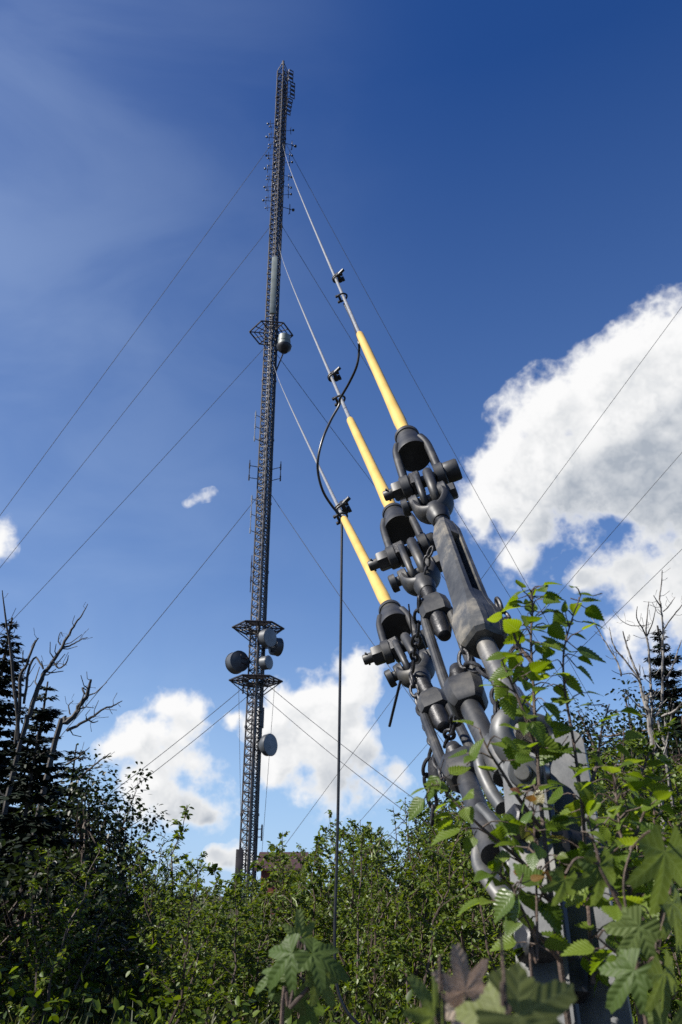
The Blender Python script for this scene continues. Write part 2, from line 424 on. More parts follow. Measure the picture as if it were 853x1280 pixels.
# cylinder on the upper platform
c = mpt(355.5, 429, -1.2)
o = empty('equipment_drum', c, 'pale cylinder on a dark bracket hanging from the highest platform', 'antenna')
b = MB(); b.m = Matrix.Translation(c); b.lathe([(.5, -.28), (.54, -.25), (.54, .12), (.56, .13), (.56, .17), (.54, .18), (.54, .72), (.5, .76)], 32); b.build('canister', M['pale'], o)
b = MB(); b.m = Matrix.Translation(c); b.lathe([(.3, -.95), (.62, -.62), (.68, -.34), (.68, -.29)], 12)
b.build('cradle', M['black'], o)
MB().tube([c+Vector((0,0,-.9)), MAST+LEG[1]+Vector((0,0,c.z-1.9))], .06, 6).build('strut', M['mast'], o); MB().tube([c+Vector((0,.2,.3)), MAST+LEG[1]+Vector((0,0,c.z+.3))], .06, 6).build('strut', M['mast'], o)
# bracketed whip pairs on arms
def arm_antenna(px, pys, py0, py1, label, mat, dy=0., group=None):
    a = mpt(px, (py0+py1)/2, dy); x = a.x
    o = empty('whip_antenna', Vector((x, MY+dy, mz(py1))), label, 'antenna', group)
    b = MB(); b.tube([(x, MY+dy, mz(py1)), (x, MY+dy, mz(py0))], .035, 6); b.build('whip', mat, o)
    side = LEG[2] if x < MX else LEG[1]
    for py in pys:
        z = mz(py); t = MAST+(side if abs(dy) < 1 else LEG[0])
        b = MB().tube([(x, MY+dy, z), (t.x, t.y, z)], .032, 6)
        b.tube([(x-.0, MY+dy, z-.25), (x, MY+dy, z+.25)], .06, 6)
        b.build('arm', mat, o)
arm_antenna(318.5, (531, 545, 560), 526, 563, 'pale bracketed antenna left of mast with three slanting arms, higher one', M['strand'], -1.6)
arm_antenna(313.5, (634, 653, 673), 630, 676, 'pale bracketed antenna left of mast with three slanting arms, lower one', M['strand'], -1.6)
arm_antenna(312, (582, 597), 575, 599, 'dark twin arm antenna on the left of the mast at mid height', M['mast'])
arm_antenna(351, (584, 598), 577, 601, 'dark twin arm antenna on the right of the mast at mid height', M['mast'])
arm_antenna(314, (708, 726), 696, 742, 'thin dark whip antenna left of mast above the middle platform', M['mast'], -.3)
arm_antenna(335, (655, 700), 645, 735, 'thin dark whip antenna close to right side of mast above middle platform', M['mast'], .2)
arm_antenna(327.5, (1036, 1046), 1030, 1050, 'little side antenna on the right near the mast foot', M['mast'], .2)
arm_antenna(304, (860, 864), 857, 867, 'short stub antenna left of the mast under the lowest platform', M['mast'], -.3)
# dipoles: an arm, a ball joint and a crossed element
proto = None
def dipole_at(z, ang, L):
    global proto
    if proto is None:
        proto = empty('dipole_antenna', (0,0,0), 'small black dipole antenna on a short arm along the upper mast', 'antenna', 'dipole antennas along the upper mast')
        b = MB(); b.tube([(0,0,0), (1,0,0)], .03, 6); b.build('arm', M['mast'], proto)
        b = MB(); b.m = Matrix.Translation((1.03,0,0)); b.lathe([(.03,-.12), (.12,-.06), (.13,.06), (.03,.12)], 10)
        b.build('hub', M['black'], proto)
        b = MB(); b.tube([(.72,0,-.55), (.72,0,.55)], .035, 6); b.tube([(.72,-.35,-.3), (.72,.35,-.3)], .022, 5); b.build('element', M['mast'], proto)
        o = proto
    else: o = copy_tree(proto)
    o.location = MAST + Vector((math.cos(ang)*RC*.75, math.sin(ang)*RC*.75, z)); o.rotation_euler.z = ang
    o.scale = (L, L, L)
for i, py in enumerate((164, 177, 190, 204, 217, 230, 244, 257)):
    dipole_at(mz(py), R(20 if i % 3 else -5), 1.15 if i in (1, 7) else .85)
for i in range(17):
    py = 153+i*6.6
    dipole_at(mz(py), R(172+14*(i % 2)), .62 if i % 3 else .85)
    if i % 2: dipole_at(mz(py+4), R(-100), .8)
# loops near the top: a column of square rings held off the mast
proto2 = None
for i in range(11):
    py = 91+i*5.1
    z = mz(py); dx = .95 + (.18 if 3 <= i < 7 else (-.05 if i < 3 else -.02-.06*(i-7)))
    if proto2 is None:
        o = proto2 = empty('loop_antenna', (0,0,0), 'small dark square loop antenna in the column beside the mast top', 'antenna', 'loop antennas beside the mast top')
        b = MB(); b.tube([(-.21,-.12,-.22), (.21,.12,-.22), (.21,.12,.22), (-.21,-.12,.22)], .065, 5, closed=True); b.build('loop', M['mast'], o)
        b = MB(); b.tube([(-.19,-.05,0), (-.62,.0,0)], .03, 5); b.build('arm', M['mast'], o)
    else: o = copy_tree(proto2)
    o.location = MAST+Vector((dx, -.1, z))
# ------------------------------------------------------------------ far guy wires
def wire(name, a, b, r, mat, label, cat='guy wire', sag=0.):
    n = 24 if sag else 1
    P = [Vector(a).lerp(Vector(b), i/n)-Vector((0,0,sag*4*(i/n)*(1-i/n))) for i in range(n+1)]
    o = MB().tube(P, r, 6).build(name, mat); tag(o, label, cat); return o
def mside(px, py): return Vector((MX + (.45 if px > 0 else -.45), MY+.1, mz(py)))
WL = [(-1, 172, -500, 1316, 50, 'highest thin guy wire running from upper mast down to the left edge'),
      (-1, 280, -470, 1290, 50, 'second highest thin guy wire going left from the mast'),
      (-1, 432, -440, 1252, 50, 'thin guy wire going left from just under the highest platform'),
      (-1, 618, -205, 1245, 40, 'thin guy wire from mid mast to the bare branches on the left'),
      (-1, 852, -100, 1160, 44, 'upper of two low guy wires left of the mast above the left cloud'),
      (-1, 868, -100, 1174, 44, 'lower of two low guy wires left of the mast above the left cloud'),
      (1, 175, 885, 1136, 70, 'long thin guy wire falling right from upper mast past the big cloud'),
      (1, 279, 885, 1138, 70, 'thin guy wire falling right from the mast behind the rigging screws'),
      (1, 440, 880, 1142, 66, 'thin guy wire falling right from the highest platform behind the yellow sleeves'),
      (1, 615, 708, 1135, 46, 'thin guy wire falling right from mid mast behind the hanging black cable'),
      (1, 850, 710, 1128, 46, 'upper of two low guy wires right of the mast over the centre cloud'),
      (1, 868, 672, 1130, 46, 'lower of two low guy wires right of the mast over the centre cloud')]
for s, py, ex, ey, d, lab in WL:
    wire('guy_wire', mside(s, py), at(ex, ey, d), .022, M['wire'], lab, sag=.5)
for a, b_, lab in (((320, 1106, 75), (1150, -20, 60), 'highest of three faint wires crossing the big right cloud'),
                   ((395, 1090, 75), (1150, 225, 60), 'middle of three faint wires crossing the right clouds'),
                   ((450, 1080, 75), (1150, 396, 60), 'lowest of three faint wires near the dead birch tops')):
    wire('guy_wire', at(*a), at(*b_), .022, M['wire'], lab)
for px0, px1, lab in ((298.5, 302, 'thin hoisting line hanging left of the mast from the lowest platform'), (344, 327, 'thin hoisting line hanging right of the mast from the lowest platform')):
    a = mpt(px0, 850, -.2); 
    e = mpt(px1, 1075, -.2)
    wire('hoist_line', a, e, .014, M['wire'], lab, 'rope')
# ------------------------------------------------------------------ the three big guys at the anchor
def socket(parent, m, L):
    """open spelter socket: origin at its pin, +Z to the rope"""
    b = MB(); b.m = m
    zc = L*.74
    b.lathe([(.052, zc-.02), (.062, zc-.075), (.070, zc-.078), (.071, zc-.07), (.062, zc-.02), (.056, zc+.015), (.054, zc+.03), (.049, L-.035), (.048, L-.02), (.053, L-.018), (.054, L), (.049, L+.006), (.03, L+.007)][1:], 32)
    for sx in (-1, 1):
        for sy in (-1, 1):
            P = smooth_path([(sx*.05, sy*.03, zc-.0), (sx*.064, sy*.03, zc-.06), (sx*.068, sy*.027, L*.3), (sx*.069, sy*.018, .0)], 4)
            b.tube(P, [.0165]*len(P), 10)
        b.box((sx*.066, 0, L*.3), (.018, .06, L*.56), .005)
        b.tube([(sx*.05, 0, 0), (sx*.054, 0, 0), (sx*.084, 0, 0), (sx*.088, 0, 0)], [.043, .047, .047, .043], 24)
    b.build('socket', M['steel'], parent)
    b = MB(); b.m = m; b.lathe([(.02, zc-.05), (.035, zc-.055), (.06, zc-.072), (.05, zc-.02)], 24); b.build('throat_shade', M['black'], parent)  # black cone inside the cup, standing in for the shade there
def pin(parent, m, x0, x1, r, head, nut, flip=1):
    b = MB(); b.m = m; b.tube([(x0, 0, 0), (x1, 0, 0)], r, 16)
    b.hexnut((x0+.0, 0, 0), (x0+.052, 0, 0), head); b.tube([(x0-.034, 0, 0), (x0-.03, 0, 0), (x0, 0, 0)], [r*.75, r*.88, r*.88], 14)
    b.tube([(x0-.018, -r*1.2, 0), (x0-.018, r*1.25, .004)], .004, 6)
    b.tube([(x1-.055, 0, 0), (x1-.05, 0, 0), (x1-.006, 0, 0), (x1, 0, 0)], [nut*.92, nut, nut, nut*.9], 10)
    b.build('pin', M['steel'], parent)
def links(parent, m, L):
    """two oval toggle links joining the pins (0 and -L along Z)"""
    for x, rr in ((-.02, .013), (.024, .0195)):
        b = MB(); b.m = m; P = []
        for i in range(24):
            a = 2*math.pi*i/24; c, s = math.cos(a), math.sin(a)
            P.append((x, .044*c, -L/2 + (L/2+.02)*(abs(s)**.7)*(1 if s > 0 else -1)))
        b.tube(P, rr, 10, closed=True, hint=(1,0,0)); b.build('toggle_link', M['steel'], parent)
    b = MB(); b.m = m; b.hexnut((-.05, 0, 0), (-.005, 0, 0), .05); b.build('spacer_nut', M['black'], parent)
def jaw(parent, m, r=.03, name='jaw', w=1., mat=None):
    """fork: origin at its pin, fork opens to +Z, hub and neck to -Z"""
    b = MB(); b.m = m
    for sx in (-1, 1):
        P = smooth_path([(sx*.056*w, 0, .02), (sx*.06*w, 0, -.02), (sx*.057*w, 0, -.055), (sx*.038*w, 0, -.085), (sx*.012, 0, -.1)], 4)
        n = len(P); b.tube(P, [.017+.006*i/n for i in range(n)], 14, hint=(1, 0, 0), flat=[2.3-.5*i/n for i in range(n)])
        b.tube([(sx*.040*w, 0, 0), (sx*.043*w, 0, 0), (sx*.073*w, 0, 0), (sx*.077*w, 0, 0)], [.037, .041, .041, .036], 22)
    b.lathe([(.02, -.07), (.04*w, -.078), (.045*w, -.095), (.042, -.118), (r*1.25, -.135), (r*1.2, -.15), (r, -.16)], 24)
    b.build(name, mat or M['steel'], parent)
def smallpin(parent, m, x, r):
    b = MB(); b.m = m; b.tube([(-x, 0, 0), (x, 0, 0)], r, 14)
    b.tube([(-x-.022, 0, 0), (-x-.018, 0, 0), (-x+.0, 0, 0)], [r*1.5, r*1.75, r*1.75], 18); b.hexnut((x-.02, 0, 0), (x+.016, 0, 0), r*1.7)
    b.build('pin', M['steel'], parent)
def octo(hx, hy, c): return [(hx-c, -hy), (hx, -hy+c), (hx, hy-c), (hx-c, hy), (-hx+c, hy), (-hx, hy-c), (-hx, -hy+c), (-hx+c, -hy)]
def body_slab(parent, m, L):
    """heavy turnbuckle body with two thick side bars and a narrow slot"""
    b = MB(); b.m = m @ Matrix.Rotation(R(47), 4, 'Z')
    S = .94
    def sec(h, c, nd, w_=.02): return octo(h, h, c)+[(-w_, -h), (-w_, -h+nd), (w_, -h+nd), (w_, -h)]
    b.loft([(L, sec(.033, .012, .001)), (L-.012, sec(.037*S, .012, .001)), (L-.05, sec(.045*S, .008, .001)), (L-.09, sec(.0455*S, .008, .001)), (L-.1, sec(.0455*S, .008, .07)), (L*.5, sec(.048*S, .008, .075)),
            (.2, sec(.05*S, .009, .075)), (.19, sec(.05*S, .009, .001)), (.17, sec(.051*S, .01, .001)), (.125, sec(.058, .014, .001)), (.1, sec(.068, .022, .001)), (.03, sec(.07, .026, .001)), (.01, sec(.064, .024, .001)), (0, sec(.053, .02, .001))])
    b.build('body', M['weathered'], parent, sharp=25)
def body_open(parent, m, L, tl=.2, bl=.17):
    b = MB(); b.m = m
    for sx in (-1, 1): b.tube(smooth_path([(sx*.034, 0, .05), (sx*.046, 0, .1), (sx*.047, 0, L*.5), (sx*.046, 0, L-.1), (sx*.034, 0, L-.05)], 4), .0165, 14)
    b.loft([(L-.095, octo(.05, .034, .016)), (L-.07, octo(.056, .044, .02)), (L-.025, octo(.05, .044, .02)), (L-.006, octo(.04, .038, .016)), (L, octo(.036, .034, .014))])
    b.loft([(.1, octo(.05, .034, .016)), (.07, octo(.057, .048, .022)), (.025, octo(.055, .048, .022)), (.006, octo(.046, .042, .018)), (0, octo(.04, .036, .015))])
    b.build('body', M['steel'], parent, sharp=25)
    b = MB(); b.m = m; b.lathe([(.012, L-tl), (.022, L-tl+.006)]+[(.031 if i % 2 else .0285, L-tl+.03+i*.004) for i in range(int((tl-.08)/.004))], 20); b.build('rod_end', M['black'], parent)
    b = MB(); b.m = m; b.lathe([(.031 if i % 2 else .0285, .04+i*.004) for i in range(int((bl-.07)/.004))]+[(.022, bl-.006), (.012, bl)], 20); b.build('rod_end', M['black'], parent)
GUYS = [ # (ring, sleeve top, mast attach y, pin1, pin2, body top, body bottom, rod end) as pixel + depth
 dict(st=(450,418,4.9), sb=(509,546,3.13), att=183, p1=(530,602,2.8), p2=(538,624,2.67), bt=(555,657,2.5), bb=(607,806,2.0), end=(668,935,1.62), slab=True,
      lab='highest of the three yellow-sleeved guy cables', tl='heavy closed turnbuckle, largest of the three, under the highest yellow sleeve'),
 dict(st=(438,525,4.85), sb=(492.5,642,3.12), att=308, p1=(511,689,2.79), p2=(523,716,2.6), bt=(541,752,2.38), bb=(588,884,1.9), end=(638,985,1.6), slab=False,
      lab='middle of the three yellow-sleeved guy cables', tl='open two-bar turnbuckle between the heavy one and the lowest one'),
 dict(st=(430.5,649,4.95), sb=(488,763,3.12), att=458, p1=(504,808,2.83), p2=(517,833,2.66), bt=(539,872,2.37), bb=(584,975,1.91), end=(622,1085,1.55), slab=False,
      lab='lowest of the three yellow-sleeved guy cables', tl='lowest open two-bar turnbuckle, nearest the tree tops'),
]
def threaded(b, a, e, r, pitch=.007):
    a, e = Vector(a), Vector(e); n = max(2, int((e-a).length/pitch*2)); b.tube([a.lerp(e, i/n) for i in range(n+1)], [r*(1 if i % 2 else .9) for i in range(n+1)], 16)
GC = []
for gi, g in enumerate(GUYS):
    st, sb, p1, p2, bt, bb, en = (at(*g[k]) for k in ('st', 'sb', 'p1', 'p2', 'bt', 'bb', 'end'))
    mp = Vector((MX+.35, MY-.3, mz(g['att'])))
    o = empty('guy_cable', p1, 'pale steel strand and socket: '+g['lab'], 'guy cable')
    # strand: hangs in a shallow curve up to the mast
    t = (st-sb).normalized(); D = (mp-st).length; P0, P1, P2 = st, (st+t*D*.45).lerp(st.lerp(mp, .45), .45), mp
    P = [sb.lerp(st, i/4) for i in range(4)]
    ts = [(i/60)**1.6 for i in range(61)]
    CV = [P0*(1-q)**2+P1*2*q*(1-q)+P2*q*q for q in ts]
    GC.append(CV)
    k = len(CV); MB().tube(P+CV, .0118, 12).build('strand', M['strand'], o)
    b = MB(); SL = [sb.lerp(st, i/10) for i in range(11)]
    q = frame(sb, st)
    rs = [.0235]*11; rs[-1] = .021; rs[-2] = .0225
    SL[-2] = sb.lerp(st, .985); rs[1:3] = [.0265, .0255]; rs[0] = .022
    SL[1] = sb.lerp(st, .1); SL[2] = sb.lerp(st, .16)
    b.tube([sb.lerp(st, -.01)]+SL, [.021]+rs, 20); b.build('sleeve', M['yellow'], o)
    sc_ = lambda m, k: m @ Matrix.Diagonal((k, k, 1, 1))
    m1 = frame(p1, sb); socket(o, sc_(m1, .9 if gi == 0 else .84), (sb-p1).length)
    # turnbuckle
    o = empty('turnbuckle', bb, g['tl'], 'turnbuckle')
    pin(o, m1, -.112, .128 if gi == 0 else .1, .021, .035, .04 if gi == 0 else .034)
    ml = frame(p1, p1+(p1-p2)); links(o, sc_(ml, .9), (p1-p2).length)
    m2 = frame(p2, p1); smallpin(o, m2, .074, .017)
    m3 = frame(p2, p2+(p2-bt)); jaw(o, sc_(m3, .86 if gi == 0 else .8))
    mb = frame(bb, bt); L = (bt-bb).length
    b = MB(); threaded(b, p2.lerp(bt, .5), bt.lerp(bb, .06), .023); b.build('rod', M['black'], o)
    (body_slab if g['slab'] else body_open)(o, sc_(mb, .79 if g['slab'] else .82), L)
    b = MB(); b.tube([bb.lerp(bt, .03), bb.lerp(en, .03), en.lerp(bb, .12)], [.0245, .0245, .0245], 18)
    b.build('rod', M['bright'] if gi == 0 else M['steel'], o)
    g.update(o=o, m1=m1, en=en, bbv=bb)
# lower jaws and shackles
def pathpx(pts): return smooth_path([at(*p) for p in pts], 6)
o = GUYS[0]['o']
b = MB(); P = pathpx([(664,900,1.66), (650,893,1.63), (635,896,1.6), (627,913,1.58), (633,933,1.56), (647,948,1.54), (657,962,1.52), (662,976,1.5)])
n = len(P); b.tube(P, [.016+.004*math.sin(math.pi*i/n)+.006*(i/n)**3 for i in range(n)], 16, flat=1.2)
P = pathpx([(664,900,1.7), (680,905,1.7), (690,925,1.69), (692,950,1.66), (688,976,1.62)]); b.tube(P, .016, 14)
c = at(659, 965, 1.5); z = (at(659, 965, 1.8)-c).normalized()+Vector((.25, 0, 0)); z.normalize()
b.tube([c-z*.028, c-z*.024, c+z*.02], [.026, .03, .03], 22)
b.build('shackle', M['plate'], o)
b = MB(); b.tube([c-z*.038, c-z*.034, c+z*.17], [.013, .016, .016], 20); b.build('shackle_pin', M['bright'], o)
b = MB(); P = pathpx([(640,868,1.84), (655,900,1.74), (664,925,1.68)]); b.tube(P, [.024+.01*(i/len(P)) for i in range(len(P))], 16); b.build('eye', M['bright'], o)
o = GUYS[1]['o']
b = MB(); P = pathpx([(607,915,1.8), (622,935,1.72), (638,962,1.64), (648,990,1.58), (650,1012,1.55)]); n = len(P)
b.tube(P, [.013+.007*math.sin(math.pi*min(1, i/n*1.2)) for i in range(n)], 16, flat=1.5)
P = pathpx([(610,915,1.82), (600,950,1.72), (612,985,1.66), (628,1010,1.6)]); b.tube(P, .014, 14)
b.build('shackle', M['plate'], o)
o = GUYS[2]['o']
b = MB(); P = pathpx([(597,1010,1.78), (606,1040,1.7), (602,1062,1.66), (604,1085,1.62), (620,1108,1.56), (636,1128,1.52)]); n = len(P)
b.tube(P, [.012+.006*(i/n) for i in range(n)], 16, flat=1.5)
P = pathpx([(600,1010,1.74), (622,1035,1.66), (634,1062,1.58), (640,1090,1.54)]); b.tube(P, .014, 14)
b.build('shackle', M['plate'], o)
# ------------------------------------------------------------------ anchor: fan of heavy plates going into the ground
av = at(540, -200, 1.0)-CAM; av = av/1.0     # direction of the anchor shaft (per unit of depth)
top = at(692, 985, 1.5)
anchor = empty('guy_anchor', Vector((.27, .95, gz(.27, .95))), 'heavy grey double steel anchor plate behind the birch sapling where all guys meet', 'guy anchor')
zf = av.normalized(); xf = (RT - zf*RT.dot(zf)).normalized(); yf = zf.cross(xf)
rotA = Matrix((xf, yf, zf)).transposed()
def aplate(cx, cz_top, wtop, wbot, th, yoff, length, name='plate', mat='plate', rr=R(-22)):
    """long tapering plate with rounded head; local x across, z along the shaft"""
    b = MB(); b.m = Matrix.Translation(top) @ (rotA @ Matrix.Rotation(rr, 3, 'Z')).to_4x4()
    n = 10; out = []
    ring = []
    for i in range(n+1):
        a = math.pi*i/n; ring.append((cx+math.cos(a)*wtop/2, cz_top+math.sin(a)*wtop/2))
    ring += [(cx-wbot/2, cz_top-length), (cx+wbot/2, cz_top-length)]
    k = len(ring)
    vs = [(x, yoff-th/2, z) for x, z in ring]+[(x, yoff+th/2, z) for x, z in ring]
    fs = [tuple(range(k)), tuple(range(2*k-1, k-1, -1))]+[(i, i+k, (i+1) % k+k, (i+1) % k) for i in range(k)]
    b.add(vs, fs)
    bmesh.ops.bevel(b.bm, geom=[e for e in b.bm.edges if e.calc_face_angle(0) > R(60)], offset=.004, segments=2, affect='EDGES')
    return b.build(name, M[mat], anchor, sharp=30)
aplate(-.045, .02, .075, .09, .026, -.03, 1.7)
aplate(.03, .10, .07, .08, .026, .03, 1.85)
aplate(.085, .17, .045, .06, .03, .10, 1.85, 'plate', 'steel', R(40))
b = MB(); b.m = Matrix.Translation(top) @ rotA.to_4x4()
for zz in (-.1, -.3, -.5): b.tube([(-.075, -.035, zz), (.09, .03, zz)], .019, 12); b.hexnut((-.092, -.05, zz), (-.07, -.042, zz), .028); b.box((-.006, 0, zz-.02), (.035, .05, .07), .006)
b.build('bolt', M['black'], anchor)
b = MB(); b.box((.27, .9, .12), (.7, .8, .5), .03); b.build('footing', M['concrete'], anchor)
# ------------------------------------------------------------------ chains
lk = None
def chain(pts, label, size=.03, step=1.45):
    P = pathpx(pts); o = empty('safety_chain', P[0], label, 'chain', 'safety chains on the turnbuckles')
    me = None; b = MB(); ring = [(0, .42*size*math.cos(a), .85*size*math.sin(a)) for a in [2*math.pi*i/14 for i in range(14)]]
    b.tube(ring, size*.17, 8, closed=True, hint=(1,0,0)); first = b.build('link', M['black'], o)
    # walk along the path
    d = [0]
    for i in range(1, len(P)): d.append(d[-1]+(P[i]-P[i-1]).length)
    n = max(2, int(d[-1]/(size*step)))
    for k in range(n+1):
        s = min(d[-1]*.9999, k*size*step); i = max(j for j in range(len(d)) if d[j] <= s); i = min(i, len(P)-2)
        q = P[i].lerp(P[i+1], (s-d[i])/max(1e-6, d[i+1]-d[i])); t = (P[i+1]-P[i]).normalized()
        ob = first if k == 0 else first.copy()
        if k: COL.objects.link(ob); ob.parent = o
        m = t.to_track_quat('Z', 'Y').to_matrix().to_4x4() @ Matrix.Rotation(R(90*(k % 2)+rnd.uniform(-25, 25)+20), 4, 'Z'); m.translation = q - Vector(o.location)
        ob.matrix_parent_inverse = Matrix.Identity(4); ob.matrix_local = m
    return o
chain([(624,757,2.1), (631,772,2.06), (640,785,2.0), (646,800,1.95), (645,818,1.9), (650,835,1.85), (656,850,1.8)], 'black chain hanging right of the heavy turnbuckle behind the sapling')
chain([(524,755,2.35), (523,780,2.38), (520,805,2.42), (517,828,2.5), (515,845,2.5)], 'black chain hanging between the middle turnbuckle and the lowest socket')
chain([(538,690,2.5), (534,700,2.5), (533,712,2.5), (531,724,2.5)], 'short black chain lying on the fork of the middle turnbuckle', .022)
chain([(584,805,2.02), (580,820,2.0), (583,832,1.98), (596,835,1.95), (608,843,1.92), (618,856,1.88), (622,875,1.84), (621,893,1.8), (626,910,1.76)], 'black chain looping over the lower end of the middle turnbuckle')
chain([(515,850,2.5), (520,868,2.45), (528,890,2.38), (536,910,2.3), (543,932,2.2), (548,950,2.15), (552,970,2.1)], 'black chain hanging along the left of the lowest turnbuckle')
chain([(541,940,2.2), (536,955,2.2), (534,970,2.2), (538,985,2.2), (541,1005,2.2), (540,1030,2.2)], 'loose black chain end dangling left of the lowest turnbuckle')
chain([(573,890,2.0), (568,905,2.05), (562,918,2.1), (557,930,2.15)], 'short black chain across the bars of the lowest turnbuckle')
chain([(571,940,2.0), (571,905,2.0), (560,965,2.05), (559,985,2.05)][2:], 'tiny black chain tail under the lowest turnbuckle', .022)
b = MB(); c = at(548, 962, 2.18); b.m = Matrix.Translation(c); b.lathe([(.01,-.03), (.026,-.025), (.028,0), (.026,.022), (.012,.028)], 14)
tag(b.build('padlock', M['black']), 'dark rounded padlock hanging on the chain by the lowest turnbuckle', 'padlock')
wire('tie_wire', at(487, 908, 2.6), at(501, 850, 2.55), .0045, M['rubber'], 'short stiff black wire end sticking down from the lowest socket', 'wire')
wire('tie_wire', at(511, 755, 2.7), at(516, 800, 2.7), .003, M['rubber'], 'short thin black wire end standing up by the lowest socket', 'wire')
# ------------------------------------------------------------------ clamps and black cable on the strands
def proj(p):
    v = p-CAM; d = v.dot(AX); return CX+F*v.x/d, CY-F*v.dot(UP)/d, d
def on_curve(gi, py):
    C = GC[gi]
    for i in range(len(C)-1):
        y0, y1 = proj(C[i])[1], proj(C[i+1])[1]
        if (y0-py)*(y1-py) <= 0: return C[i].lerp(C[i+1], (py-y0)/(y1-y0)), (C[i+1]-C[i]).normalized()
    return C[0], (C[1]-C[0]).normalized()
def clamp(gi, py, label, big=True, roll=0):
    p, t = on_curve(gi, py); m = frame(p, p+t, roll); s = 1 if big else .75
    o = empty('cable_clamp', p, label, 'clamp', 'clamps on the guy strands')
    b = MB(); b.m = m
    U = [(.075*s, -.022, 0), (.02*s, -.026, 0), (-.012, -.02, 0), (-.027, 0, 0), (-.012, .02, 0), (.02*s, .026, 0), (.075*s, .022, 0)]
    if big:
        for dz in (-.035, .035): b.tube(smooth_path([(x*.9, y, dz) for x, y, z in U], 3), .0085, 8)
    else: b.tube(smooth_path(U, 3), .007, 8)
    b.build('u_bolt', M['black'], o)
    b = MB(); b.m = m
    if big:
        b.box((.03, 0, 0), (.03, .075, .11), .006)
        for dz in (-.035, .035):
            for y in (-.024, .024): b.hexnut((.046, y, dz), (.068, y, dz), .016)
        b.tube([(.04, -.03, -.03), (.09, -.05, -.04)], .014, 8)
    else:
        b.box((.03, 0, 0), (.018, .06, .04), .004)
        for y in (-.022, .022): b.hexnut((.04, y, 0), (.055, y, 0), .012)
    b.build('saddle', M['black'], o)
clamp(0, 349, 'large black clamp on the highest strand'); clamp(0, 371, 'small black clip on the highest strand below its large clamp', False, R(180))
clamp(1, 472, 'large black clamp on the middle strand'); clamp(1, 499, 'small black clip on the middle strand holding the black cable', False, R(180))
clamp(2, 637, 'large black clamp on the lowest strand'); clamp(2, 646, 'small black clip on the lowest strand above the yellow sleeve', False, R(180))
def offp(p): return p
q = on_curve(0, 371)[0]; d0 = proj(q)[2]
pts = [(430.5,380,d0), (441,402,d0*.95), (448,424,5.0), (449,440,5.0), (446,458,5.0), (438,476,5.05), (429,492,5.1), (425,499,5.15), (424,507,5.15), (414,525,5.1), (404,548,5.0), (398,572,4.95), (398,592,4.95), (404,614,4.95), (415,632,5.0), (426,645,5.0)]
b = MB(); b.tube(pathpx(pts), .008, 10)
hang = [at(426, 645, 5.0), at(427.5, 655, 4.98)]
x0 = hang[-1]
for py, px in ((720, 427), (850, 425.3), (1000, 423), (1100, 420.5), (1170, 418.5), (1230, 421), (1262, 432), (1282, 450)):
    hang.append(aty(px, py, x0.y - (py-655)*.0001))
b.tube(smooth_path(hang, 4), .0078, 10)
tag(b.build('black_cable', M['rubber']), 'black cable looping between the strands and hanging straight into the thicket', 'cable')
#@@VEG
# ------------------------------------------------------------------ vegetation: kinds
def sapling(name, h, seed, leafsize, nleaf, mat, lean=.1, bushy=.5, label='', cat='sapling', group=None, loc=(0,0,0), stems=1, kind='small', skirt=.12):
    """one young birch: stem with alternate twigs, leaves along the twigs"""
    r = random.Random(seed); root = empty(name, loc, label, cat, group); loc = Vector(loc)
    b = MB(); L = []
    per = max(1, nleaf//stems)
    for s in range(stems):
        a0 = r.uniform(0, 6.28); ln = lean*(1 if stems == 1 else 2.2)*r.uniform(.5, 1.3); hh = h*(1 if s == 0 else r.uniform(.6, .95))
        tip = Vector((math.cos(a0)*ln*hh, math.sin(a0)*ln*hh, hh))
        P = [Vector((0,0,-.08))+Vector((r.gauss(0,.03), r.gauss(0,.03), 0))*(s > 0)]
        for i in range(1, 9):
            t = i/8; P.append(Vector((tip.x*t**1.4, tip.y*t**1.4, hh*t))+Vector((r.gauss(0,.015*hh), r.gauss(0,.015*hh), 0)))
        rad = .007+.0055*hh
        b.tube([loc+p for p in P], [rad*(1-.85*i/8) for i in range(9)], 5)
        nt = max(6, int(hh*11)); cnt = 0
        for k in range(nt):
            t = skirt+(1-skirt)*(k+r.random())/nt
            i = min(7, int(t*8)); p = P[i].lerp(P[i+1], t*8-i)
            a = k*2.4+r.uniform(-.6, .6); tl = hh*bushy*(1.05-t)**.75*r.uniform(.5, 1)*.62+.06
            d = Vector((math.cos(a), math.sin(a), r.uniform(.35, 1.1))).normalized()
            q = p+d*tl; mid = p.lerp(q, .55)+Vector((0,0,.04*tl))
            b.tube([loc+p, loc+mid, loc+q], [rad*.36, rad*.25, rad*.1], 3)
            m = max(2, int(per/nt*(.45+1.1*tl/(hh*bushy*.5+.06))))
            for j in range(m):
                u = (j+r.random())/m; c = p.lerp(mid, u/.55) if u < .55 else mid.lerp(q, (u-.55)/.45)
                sd = Vector((r.gauss(0,1), r.gauss(0,1), r.gauss(-.1,.6))).normalized()
                al = (sd*.8+d*.5+Vector((0,0,-.35))).normalized()
                L.append((loc+c+sd*.012, al, Vector((r.gauss(0,.55), r.gauss(0,.55), 1)), leafsize*r.uniform(.6, 1.2)))
    b.build('stem', M['bark'], root)
    foliage('foliage', L, kind, mat, root, seed=seed)
    return root
